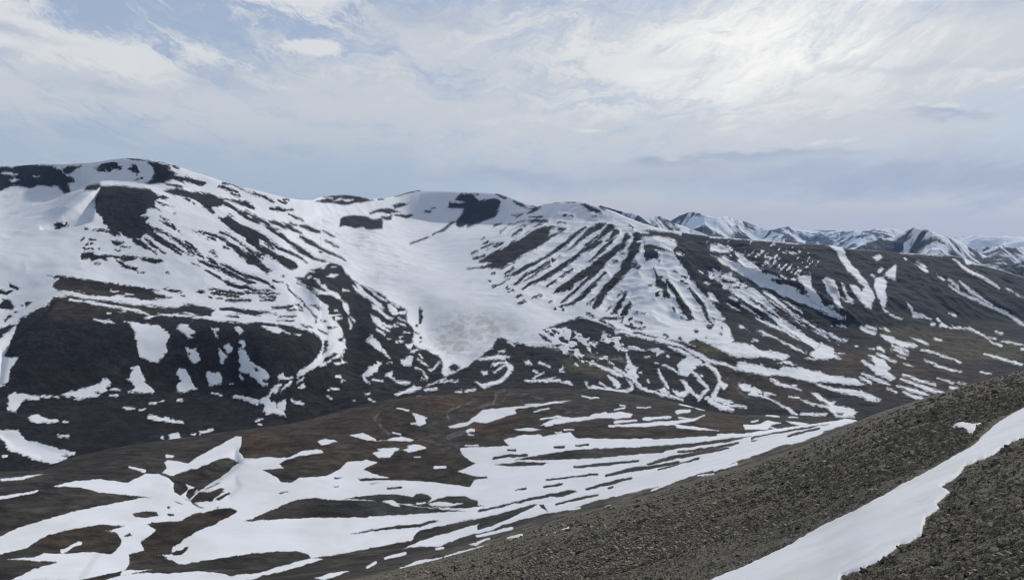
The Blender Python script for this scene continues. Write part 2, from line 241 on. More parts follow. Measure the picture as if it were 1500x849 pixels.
o s 280,440 340,470 400,530 480,570 550,630 590,680 620,720 720,780 850,820 960,840 1000,848 700,848 560,820 440,740 330,680 250,640 130,570 60,490 20,480 160,490 230,540 330,570
o r 280,510 370,600 350,610;r 600,730 680,735 760,760 850,790 780,790 680,750
o s 0,650 60,640 150,680 250,740 330,760 420,820 450,848 150,848 130,790 90,740 40,700
o r 60,690 100,680 110,700;R 190,770,14 280,775,14;R 120,720,12 150,730,10
o S 620,690,30 700,720,30;S 780,710,14 830,735,14;S 900,730,10 940,740,10;S 820,445,10 840,450,8;S 900,450,14 980,445,20
p s 0,0 230,0 300,60 400,110 440,170 340,170 300,200 240,180 160,130 100,60 0,60;R 250,160,10 270,160,8;R 320,160,14 380,170,14;R 140,70,16 180,90,14;R 200,100,12 290,95,14
p S 200,150,40 350,240,60 500,330,70 650,430,70 760,520,70 900,620,70 1050,720,50 1200,800,30;S 450,180,30 600,270,50 750,390,50 900,490,36 1050,580,40 1200,650,36 1300,700,26 1420,775,12;S 350,180,60 500,260,90 650,360,80
p R 460,285,8 620,400,12 760,490,8;R 220,200,12 350,310,20 500,430,24 620,500,16;R 690,390,10 850,490,16 950,560,20 1100,640,26 1230,710,14;R 1000,630,8 1200,720,14
p R 520,190,10 650,310,20 800,420,24 950,520,18 1150,620,16 1350,720,16 1450,780,12
p S 600,210,30 750,310,36 900,430,26 1000,490,18 1150,580,26 1280,650,24 1400,710,26 1500,740,30;S 760,290,14 900,370,18 1010,435,8;S 360,350,10 500,440,12 560,490,8;S 510,495,8 650,560,20 780,610,30 900,680,30 1050,760,26 1200,820,24;S 230,255,30 290,285,20
p R 740,270,6 900,390,8 1000,450,6;R 850,350,8 1000,470,10 1200,590,10
p S 190,330,8 250,370,20 320,410,12;S 330,580,10 430,630,12;S 520,620,10 590,660,30 700,705,14 800,760,14 950,820,10 1000,840,8;S 470,740,14 520,742,14
p s 0,210 40,230 100,320 60,310 0,300;s 0,310 60,360 120,430 170,490 150,520 60,500 0,480;s 30,530 130,520 200,580 240,660 270,740 460,800 510,848 0,848 0,610
n R 1500,520,40 1560,560,30;p R 0,500,20 50,530,16;R 0,590,30 30,570,14;R 130,590,16 140,600,14;R 125,670,14 130,672,14
p s 320,0 620,0 700,30 800,60 760,60 640,60 740,110 860,140 960,165 940,200 1060,250 1230,330 1290,390 1400,440 1500,480 1500,520 1350,460 1200,400 1000,330 850,270 700,190 540,130 440,70
p S 1250,450,10 1330,470,16 1460,500,14;S 1280,360,16 1350,380,10;S 1340,570,10 1480,585,10
p R 250,0,14 330,60,14;R 280,10,8 350,90,8
q S 190,205,10 320,210,16 480,215,14;s 480,215 500,195 560,235 520,235;S 600,245,14 700,250,14 900,265,8;s 0,175 60,180 150,205 60,195
q S 720,310,6 750,335,14 780,355,8;S 700,330,5 790,385,8;S 860,420,8 910,450,14;S 945,690,8 990,715,12;s 1050,270 1120,320 1200,340 1080,330;S 1380,510,6 1500,580,12;S 960,240,6 1050,260,8;S 625,285,6 635,300,8;R 560,205,8 610,250,8
q S 820,775,20 840,775,16;S 890,780,14 930,787,14;S 970,795,14 1030,800,14;S 1060,805,14 1100,810,14;S 1150,830,14 1170,835,12;S 870,740,16 880,750,10;S 380,410,8 400,430,8;S 440,390,8 460,370,6
CC s 0,325 150,340 210,390 350,415 500,420 570,450 580,470 500,500 400,490 250,465 150,480 60,470 0,450;s 0,510 60,520 150,545 260,555 330,590 450,605 500,570 570,575 640,590 720,590 800,620 900,620 960,660 1150,690 1300,710 1400,770 1300,780 1100,760 900,740 880,750 850,760 700,720 550,680 420,670 300,670 150,630 0,600;s 440,530 520,515 590,520 640,570 560,545;s 870,380 930,320 1060,380 1070,430 1180,430 1060,440 1130,485 1050,475 900,495 800,440 850,400;S 750,480,8 880,495,10;S 600,365,10 760,430,16;S 370,700,14 450,750,20 560,790,16 700,830,14;S 1290,345,10 1330,350,8
D s 20,240 80,230 130,270 230,290 270,320 400,350 420,355 350,360 300,350 340,390 450,440 560,500 660,580 600,570 500,490 400,430 250,380 180,370 130,360 150,310 80,290;s 850,230 950,260 1050,290 1150,290 1300,310 1400,340 1500,400 1560,425 1560,440 1500,430 1380,390 1200,350 1050,310 920,280;s 560,370 650,380 760,430 850,460 940,470 1000,480 960,440 900,420 840,360 800,330 880,340 940,390 1000,430 1090,440 1050,470 1150,490 1250,510 1320,550 1280,590 1290,610 1080,600 1040,550 960,490 840,480 740,440 680,400 560,385
D r 1080,550 1160,560 1150,580 1100,575;r 120,350 150,320 140,345;r 235,340 260,345 245,355;r 280,330 300,350 285,375
D S 700,570,16 850,575,26 970,575,20;S 370,205,14 450,240,18 560,270,14 680,300,8;S 0,480,14 100,490,12;S 600,255,8 660,258,6
E s 190,250 280,260 320,300 380,310 470,330 520,360 440,360 370,350 320,320 300,330 240,300;S 0,185,16 60,215,24 130,240,16;S 60,175,8 150,200,14;S 180,190,10 260,215,12;S 300,350,10 360,380,20 440,405,12;S 290,385,10 370,410,22 440,435,8;S 470,275,8 550,310,16 620,335,8;S 560,385,10 650,405,14 730,430,10 850,475,8 910,505,14;S 680,290,12 730,298,12;S 590,480,8 680,520,14 740,545,14 830,570,10 920,590,6;S 730,160,10 780,175,12;S 830,180,12 910,188,14;S 940,190,10 1040,210,10;S 1070,225,14 1080,228,12;S 1110,245,14 1140,255,14;S 1150,270,8 1240,285,8;S 1180,310,8 1290,350,14;S 1290,310,8 1400,325,14 1500,345,10 1600,360,10;S 1140,425,12 1250,460,18 1480,520,12;S 150,420,14 230,460,20 330,500,8;s 60,430 130,450 210,480 280,560 240,580 330,640 290,660 150,600 60,540 0,500 20,490 130,530 150,520 90,460;S 20,605,16 100,640,30 200,680,26 280,710,10;S 0,640,20 100,690,20;S 140,600,14 280,660,14;S 400,615,16 550,670,20 690,710,14;S 370,650,10 500,700,20 620,745,24 760,780,14;S 350,715,12 480,755,30 630,800,14;S 240,740,10 330,770,10;S 400,770,10 480,810,30 580,840,20;S 700,640,8 850,690,10;S 830,735,20 890,738,18;S 890,685,8 960,700,8;S 160,375,16 220,395,10;S 340,440,10 410,460,10;S 400,515,6 480,540,6;s 0,760 100,800 190,848 60,848 0,810;S 1240,220,10 1290,240,12;S 1100,590,6 1200,605,6;S 80,375,12 120,380,12;S 1480,380,16 1540,390,10
A s 480,0 860,0 880,60 860,120 950,180 900,190 760,150 720,180 600,190 480,190 300,170 250,130 400,100 500,60
A r 510,70 560,80 660,150 600,155 540,110;r 560,20 600,30 690,90 650,80;r 750,110 850,130 870,190 800,170;R 680,30,14 730,40,14;R 870,0,30 890,20,20
A S 480,190,30 620,190,30 760,220,30 900,250,26 960,260,14;S 700,240,10 850,280,14 1000,330,20;S 880,320,20 1050,370,20 1200,420,26 1320,480,40 1430,530,20;s 880,60 950,60 1050,140 1150,170 1250,180 1080,200 1000,190 900,140;S 1200,330,14 1270,340,16;S 1150,280,14 1170,290,10;s 1210,110 1240,60 1320,120 1390,110 1380,180 1310,170;s 1310,190 1450,200 1500,220 1500,240 1390,230;S 1300,380,10 1330,400,8;S 1020,210,14 1080,240,16
A s 350,370 410,360 450,400 380,400;S 530,390,26 580,400,20 640,425,14;S 470,470,24 500,490,18;S 470,545,14 580,490,16;S 380,580,14 560,580,26 740,580,24;S 620,565,16 700,545,14;s 770,600 820,575 880,600 890,625 800,610;s 740,460 790,415 800,430 760,460 800,490 750,490;s 910,400 930,375 960,405;s 0,600 80,570 150,500 180,450 150,400 100,390 30,420 0,420 20,390 160,365 240,420 240,460 180,530 100,600 0,630;s 20,320 80,290 130,320 130,350 60,340;S 140,320,14 200,320,14;S 90,260,14 150,250,10;S 30,490,10 100,440,20;S 180,140,20 250,190,14
A s 1280,530 1330,540 1420,620 1410,670 1350,640;s 1020,580 1060,600 1050,640 1130,650 1180,680 1100,670 1050,650;S 1110,640,16 1200,670,20 1350,690,30 1500,690,20;S 1190,600,14 1270,660,16 1350,690,10
B s 0,10 200,40 400,80 550,120 700,180 850,240 1000,310 1080,350 1200,380 1300,420 1500,460 1500,490 1350,460 1200,410 1080,390 960,350 800,240 650,190 500,160 300,110 100,60 0,40;s 0,120 50,110 40,170 100,200 260,210 340,250 200,240 0,210;s 370,240 480,220 560,260 470,300 460,265;s 590,200 700,220 820,280 900,330 980,380 1000,400 900,420 860,460 800,530 720,510 700,400 800,310
B r 960,370 1000,370 980,385;r 800,170 840,140 920,130 1050,180 1130,230 1240,280 1250,310 1400,320 1500,340 1500,390 1380,370 1230,370 1100,320 980,270 900,220;r 810,260 870,280 850,300;R 230,50,8 330,75,8;R 370,85,8 450,110,8
B S 530,405,14 620,440,20 720,500,14;S 830,460,20 890,510,26 960,590,36 1030,670,24 980,720,30 920,800,14;S 1010,390,30 1100,460,34 1150,530,30 1160,600,30 1120,700,40 1080,780,50;s 1160,570 1240,630 1200,670 1160,640;S 490,450,16 490,510,30 540,580,26 590,660,14;s 130,270 160,320 190,400 250,430 240,510 270,540 230,570 140,500 120,460 150,400;S 0,440,30 100,490,30 200,560,30 250,620,30 330,680,26 450,710,26 600,750,24 750,785,16;S 580,300,14 600,320,10;s 470,680 550,650 600,720 560,740;s 640,680 720,710 780,690 760,620 720,560 780,580 840,650 880,720 950,760 900,770 820,700 770,760 690,760;S 0,490,30 80,520,20;s 0,560 60,590 60,640 0,640;S 150,575,14 190,620,26 180,680,26 100,700,20 0,690,26;S 370,570,10 380,600,8;S 1010,770,20 1150,790,50 1250,830,30;S 1200,800,26 1300,820,14;s 1370,640 1420,610 1500,630 1500,700 1420,690;S 950,520,14 960,535,14;S 460,380,6 480,385,6;S 340,320,10 380,315,8;S 280,495,12 300,500,10
B r 140,455 170,455 160,470;r 1270,0 1500,0 1500,190 1300,150 1320,130 1280,90
H S 1050,200,40 1150,260,50 1300,300,30;S 1200,240,30 1440,270,14
v S 980,335,14 1080,365,10;S 600,415,24 640,415,20;s 280,455 340,435 390,445 350,480;S 390,440,8 440,425,6;S 20,505,16 130,510,14;S 180,525,14 240,520,14;S 1290,130,14 1310,190,20;S 1180,240,10 1210,240,8
u S 1215,300,20 1310,300,14;S 1205,365,10 1280,365,10;S 460,380,10 560,375,20 640,380,8;S 700,662,16 740,662,16;S 640,820,10 690,815,24 750,820,8
x S 350,200,20 390,170,20 370,210,14;s 360,120 360,60 400,50 430,95 520,85 520,100 440,115;S 380,250,14 440,190,14 500,140,14;S 560,150,20 640,100,16;s 580,205 640,165 650,190 600,215;s 350,380 440,340 440,400 420,470 380,460 340,420;S 500,340,16 560,365,16 640,385,10;S 110,570,20 180,550,16;S 1000,85,24 1040,85,20;S 1050,130,14 1080,130,10;S 900,300,10 950,325,10;S 1310,270,14 1350,265,12;S 1350,330,8 1420,375,14;S 1180,340,16 1190,340,12;S 900,230,14 1020,220,14;S 1400,120,14 1500,140,16
x s 130,140 250,165 240,180 180,175;S 140,600,16 160,610,14
K S 290,130,10 340,135,10;S 750,35,20 830,50,14 910,62,10;S 1000,115,14 1060,100,10;S 960,122,10 970,122,8;S 810,140,8 812,142,8;S 15,230,14 30,232,12;S 45,0,14 80,5,10
"""

BENCH = """
N s 0,262 130,258 300,232 440,215 620,182 640,180 560,212 440,245 330,280 200,330 100,365 0,405;R 0,298,8 130,285,14 300,248,10 450,225,4
K s 0,345 210,320 120,345 0,355;S 0,440,14 190,405,8;S 650,285,6 720,305,14
K s 270,380 380,355 500,345 560,355 640,365 720,320 790,320 840,340 870,370 870,410 940,455 1020,490 940,520 910,555 760,560 740,570 775,600 700,660 720,700 640,720 650,770 620,800 400,849 60,849 180,790 290,760 280,755 40,745 180,735 220,715 300,720 440,710 560,720 600,680 610,650 580,610 530,605 640,580 500,570 330,600 220,630 130,690 0,720 -300,760 -300,680 0,630 100,585 250,540 400,500 550,470 700,440 760,435 650,425 500,410 400,385
K r 660,520 710,505 780,510 790,525 720,538 680,535;r 840,480 850,495 835,490;r 830,520 870,520 850,530;r 610,630 650,615 660,630;S 310,705,16 400,665,16
K s 620,800 760,795 700,805 600,830;s 520,849 600,830 700,815 850,815 1000,805 1100,815 1150,830 1250,830 1364,812 1250,845 1150,872 1000,900 400,900
I s 690,740 760,690 900,610 1050,490 1100,440 1230,440 1260,430 1260,848 830,848 970,720 920,700 800,750 700,755
J s 600,130 860,100 1100,0 1700,0 1700,640 1500,640 900,730 480,800 430,770 300,720 150,680 300,690 370,690 400,610 480,560 540,500 650,440 850,360 950,300 1060,250 1110,205 1040,175 880,190 720,230 640,170
J s 480,100 560,90 640,140 760,190 650,230 560,270 500,310 420,320 420,250 460,180
I r 750,720 920,645 900,660 770,715;r 870,830 1010,755 1020,770 900,848;s 530,660 640,700 560,730 540,790 600,848 480,800 570,720;S 600,820,8 670,730,8;r 1350,510 1420,490 1500,485 1500,545 1420,530
J r 100,355 250,335 430,320 500,310 600,280 720,230 880,190 1040,175 1110,205 1060,250 950,300 850,360 650,440 540,500 480,560 400,610 350,660 300,680 200,640 90,620 70,540 180,480 210,410;r 370,665 420,650 520,630 540,600 575,600 540,660 480,690 400,685;r 335,150 370,165 360,180;r 340,235 410,240 410,260 350,250;r 420,105 510,135 470,130;r 600,110 740,185 700,180 620,130;r 860,180 920,150 900,175
J r 620,85 800,110 930,20 960,0 700,0 560,40;S 600,80,10 680,0,10
J r 0,680 150,680 270,700 330,720 280,740 400,750 450,790 480,800 900,730 1500,640 1500,848 0,848
L s 0,240 60,245 130,235 240,240 330,200 410,200 420,215 300,230 230,250 200,270 220,290 110,300 200,340 210,360 260,360 300,340 430,330 500,300 540,260 640,250 690,260 650,280 620,300 680,320 750,340 590,340 600,355 800,350 950,360 1150,385 1180,350 1230,335 1090,310 1180,270 1110,220 1110,190 1364,180 1364,480 1100,560 900,600 860,650 700,680 560,710 360,740 350,720 290,705 100,710 0,720
J r 1180,325 1350,260 1500,190 1500,305 1350,310
L r 30,555 190,490 280,450 380,438 440,450 520,450 640,455 720,455 850,480 950,490 1050,500 1150,505 1000,510 850,520 620,535 400,535 200,545;r 530,445 650,425 780,420 870,435 890,420 940,420 960,440 940,470 1000,440 1060,430 1130,430 1200,460 1230,480 1100,490 930,485 850,470 700,455 620,445
L s 710,455 770,450 810,485 770,475;S 890,465,8 930,463,6;s 950,470 1000,458 1060,465 1120,468 1060,480 960,478
L r 550,620 640,600 760,580 900,570 970,550 1000,555 900,585 760,595 640,610;r 470,335 520,340 480,343;r 200,415 250,405 210,420;r 470,380 500,380 485,385;r 650,365 700,365 660,372;R 740,390,4 810,388,6
L s 240,770 360,740 420,745 200,810 0,849 -60,849 0,820 100,815;s 380,840 460,815 550,805 500,825 420,845;S 640,785,10 680,765,14;S 730,740,10 830,715,14;s 800,790 900,750 1000,740 1080,710 1240,680 1150,710 1040,740 900,765 820,795;s 820,690 950,640 1090,600 1200,570 1290,570 1250,600 1100,640 1000,680 900,680;S 985,692,10 1020,688,8;s 1150,670 1220,655 1180,680;S 1190,630,10 1364,590,14;s 1100,560 1364,470 1364,500 1250,530 1150,550
L r 880,650 950,630 1010,605 1070,590 1000,595 900,615
L s 390,155 430,145 490,155 460,165 410,175;s 550,125 620,115 680,145 640,150;s 670,215 740,190 800,190 770,220 700,240;s 750,145 810,135 870,150 800,155;s 840,180 930,185 910,200 860,200;s 870,15 935,35 920,75 890,75;S 980,285,10 1030,285,10;S 1140,105,14 1160,100,10
M s 130,150 200,130 300,120 330,135 400,120 460,115 490,140 620,145 700,145 900,145 1100,135 1364,120 1364,240 1250,260 1180,300 1080,325 950,370 860,390 700,430 600,450 450,500 350,515 330,470 280,470 270,475 180,500 160,500 100,478 0,475 0,190 60,195 160,185
M r 180,250 260,235 380,215 520,195 700,190 900,180 1050,170 1200,150 1364,130 1250,160 1100,180 950,200 920,215 750,225 600,240 450,245 350,250;r 80,275 200,260 350,265 320,275 150,280;R 480,285,6 600,275,12 800,255,6;R 640,330,8 750,300,16 900,280,14 1000,262,8;R 850,270,6 960,240,16 1100,215,14 1250,190,6;r 0,500 100,480 200,455 350,420 450,400 500,405 430,430 350,435 200,465 100,490 0,515;R 540,395,8 640,370,14 770,340,8;R 390,470,6 500,445,10 600,425,6;r 130,530 180,500 270,475 270,485 200,515;R 340,350,4 600,320,6;R 330,385,6 420,370,8;R 190,400,4 240,395,6;R 80,240,10 160,228,12 240,228,10;R 380,190,8 430,186,10;R 490,178,4 550,172,6;R 150,200,6 190,200,6;R 650,390,6 670,385,8;R 0,338,10 40,335,8;R 1000,210,6 1150,195,10 1300,165,6;R 900,300,4 1100,240,6
M S 0,520,12 100,496,10 200,471,10 290,462,8;s 0,612 0,592 60,576 100,566 150,546 200,524 270,490 300,470 350,515 200,550 120,576 60,602
M r 0,570 60,555 110,540 190,520 150,545 90,570 0,600;S 0,660,10 60,640,8;S 150,640,10 220,625,12;S 340,635,4 450,590,12;S 0,690,12 50,680,8;S 870,400,6 960,365,10;S 450,500,6 510,490,8;S 1180,300,10 1290,270,12;S 1100,330,4 1180,320,4
M s 310,75 400,40 500,40 600,25 700,10 770,20 760,40 700,40 600,40 520,55 420,65;s 180,95 270,90 330,100 220,105;S 660,80,8 800,75,14 950,65,20 1080,50,10;s 970,70 1050,80 1200,105 1100,100 1000,90;S 830,45,14 960,35,10;S 690,60,10 760,55,8;S 340,75,10 370,72,8;S 1000,10,20 1060,5,10
G s 0,290 270,265 500,240 700,210 870,195 720,225 270,290 250,310 270,335 100,395 0,420 -70,440 -200,430 -270,470 -330,490 -450,500 -480,480 -350,450 -250,430 -180,370 -100,300;S 990,150,10 1080,170,16 1170,165,8;S 470,320,8 630,285,14;S 370,238,6 560,235,8;S 540,400,14 740,375,20 900,400,18 1080,385,20;S 1090,370,30 1250,340,30;S 800,520,10 900,520,10;S 700,545,8 760,545,10
H S 680,320,20 720,310,30 800,305,10;S 330,405,10 450,395,22 570,380,12;S 720,235,8 850,260,16 980,300,8;S 600,440,10 780,430,16 870,405,20 990,355,8;S 20,380,40 150,360,40;S 0,440,20 250,415,12;S 0,300,10 120,280,14;S 250,275,8 390,270,6;S 60,250,10 130,260,8;S 700,385,10 830,400,14
D s 70,690 250,680 330,645 480,670 370,690 330,740 90,740;S 340,705,14 430,740,10;s 540,650 700,660 790,680 700,700 580,670;s 150,848 300,810 600,760 800,730 900,700 1000,690 1200,640 1450,580 1480,590 1300,650 1100,710 900,800 750,860 600,900;R 560,810,14 750,760,16 900,730,8;R 950,770,6 1280,690,8;S 0,805,20 200,790,10;S 320,580,20 380,590,20 460,600,10;S 160,650,12 230,645,10;S 570,605,8 660,608,6
F s 500,340 530,345 600,380 650,380 620,400 630,450 560,470 520,450 530,400;S 310,280,14 440,310,14;S 460,455,10 520,450,10;S 0,610,24 70,630,14;s 80,640 200,630 280,600 370,590 390,620 500,630 480,640 360,635 240,640;s 430,680 560,680 640,720 560,740 440,760 380,740 300,750 240,820 150,830 100,820 60,780 170,770 100,730 170,715 280,735 340,740 480,715;S 270,545,12 350,560,12;S 1070,530,14 1150,520,20;S 1080,570,8 1150,570,8;S 1060,690,10 1200,690,10;S 500,815,10 570,820,10;S 1040,745,20 1300,740,20
"""

NEAR = """
M S 340,638,4 400,615,8 450,592,10;S 150,640,10 220,626,10;S 870,401,5 960,366,9;S 450,502,5 510,490,7;S 620,480,4 660,470,6;S 1330,300,3 1290,320,4
N s -20,848 130,790 300,710 420,640 560,575 720,485 830,425 950,360 1020,320 1060,280 1110,240 1236,160 1500,0 1700,-120 1700,10 1500,120 1236,285 1180,305 1100,360 1000,400 970,440 900,485 940,500 880,550 900,560 840,600 830,640 820,670 740,710 690,745 600,800 540,820 500,835 480,900 400,1100 -300,1100 -200,930
"""

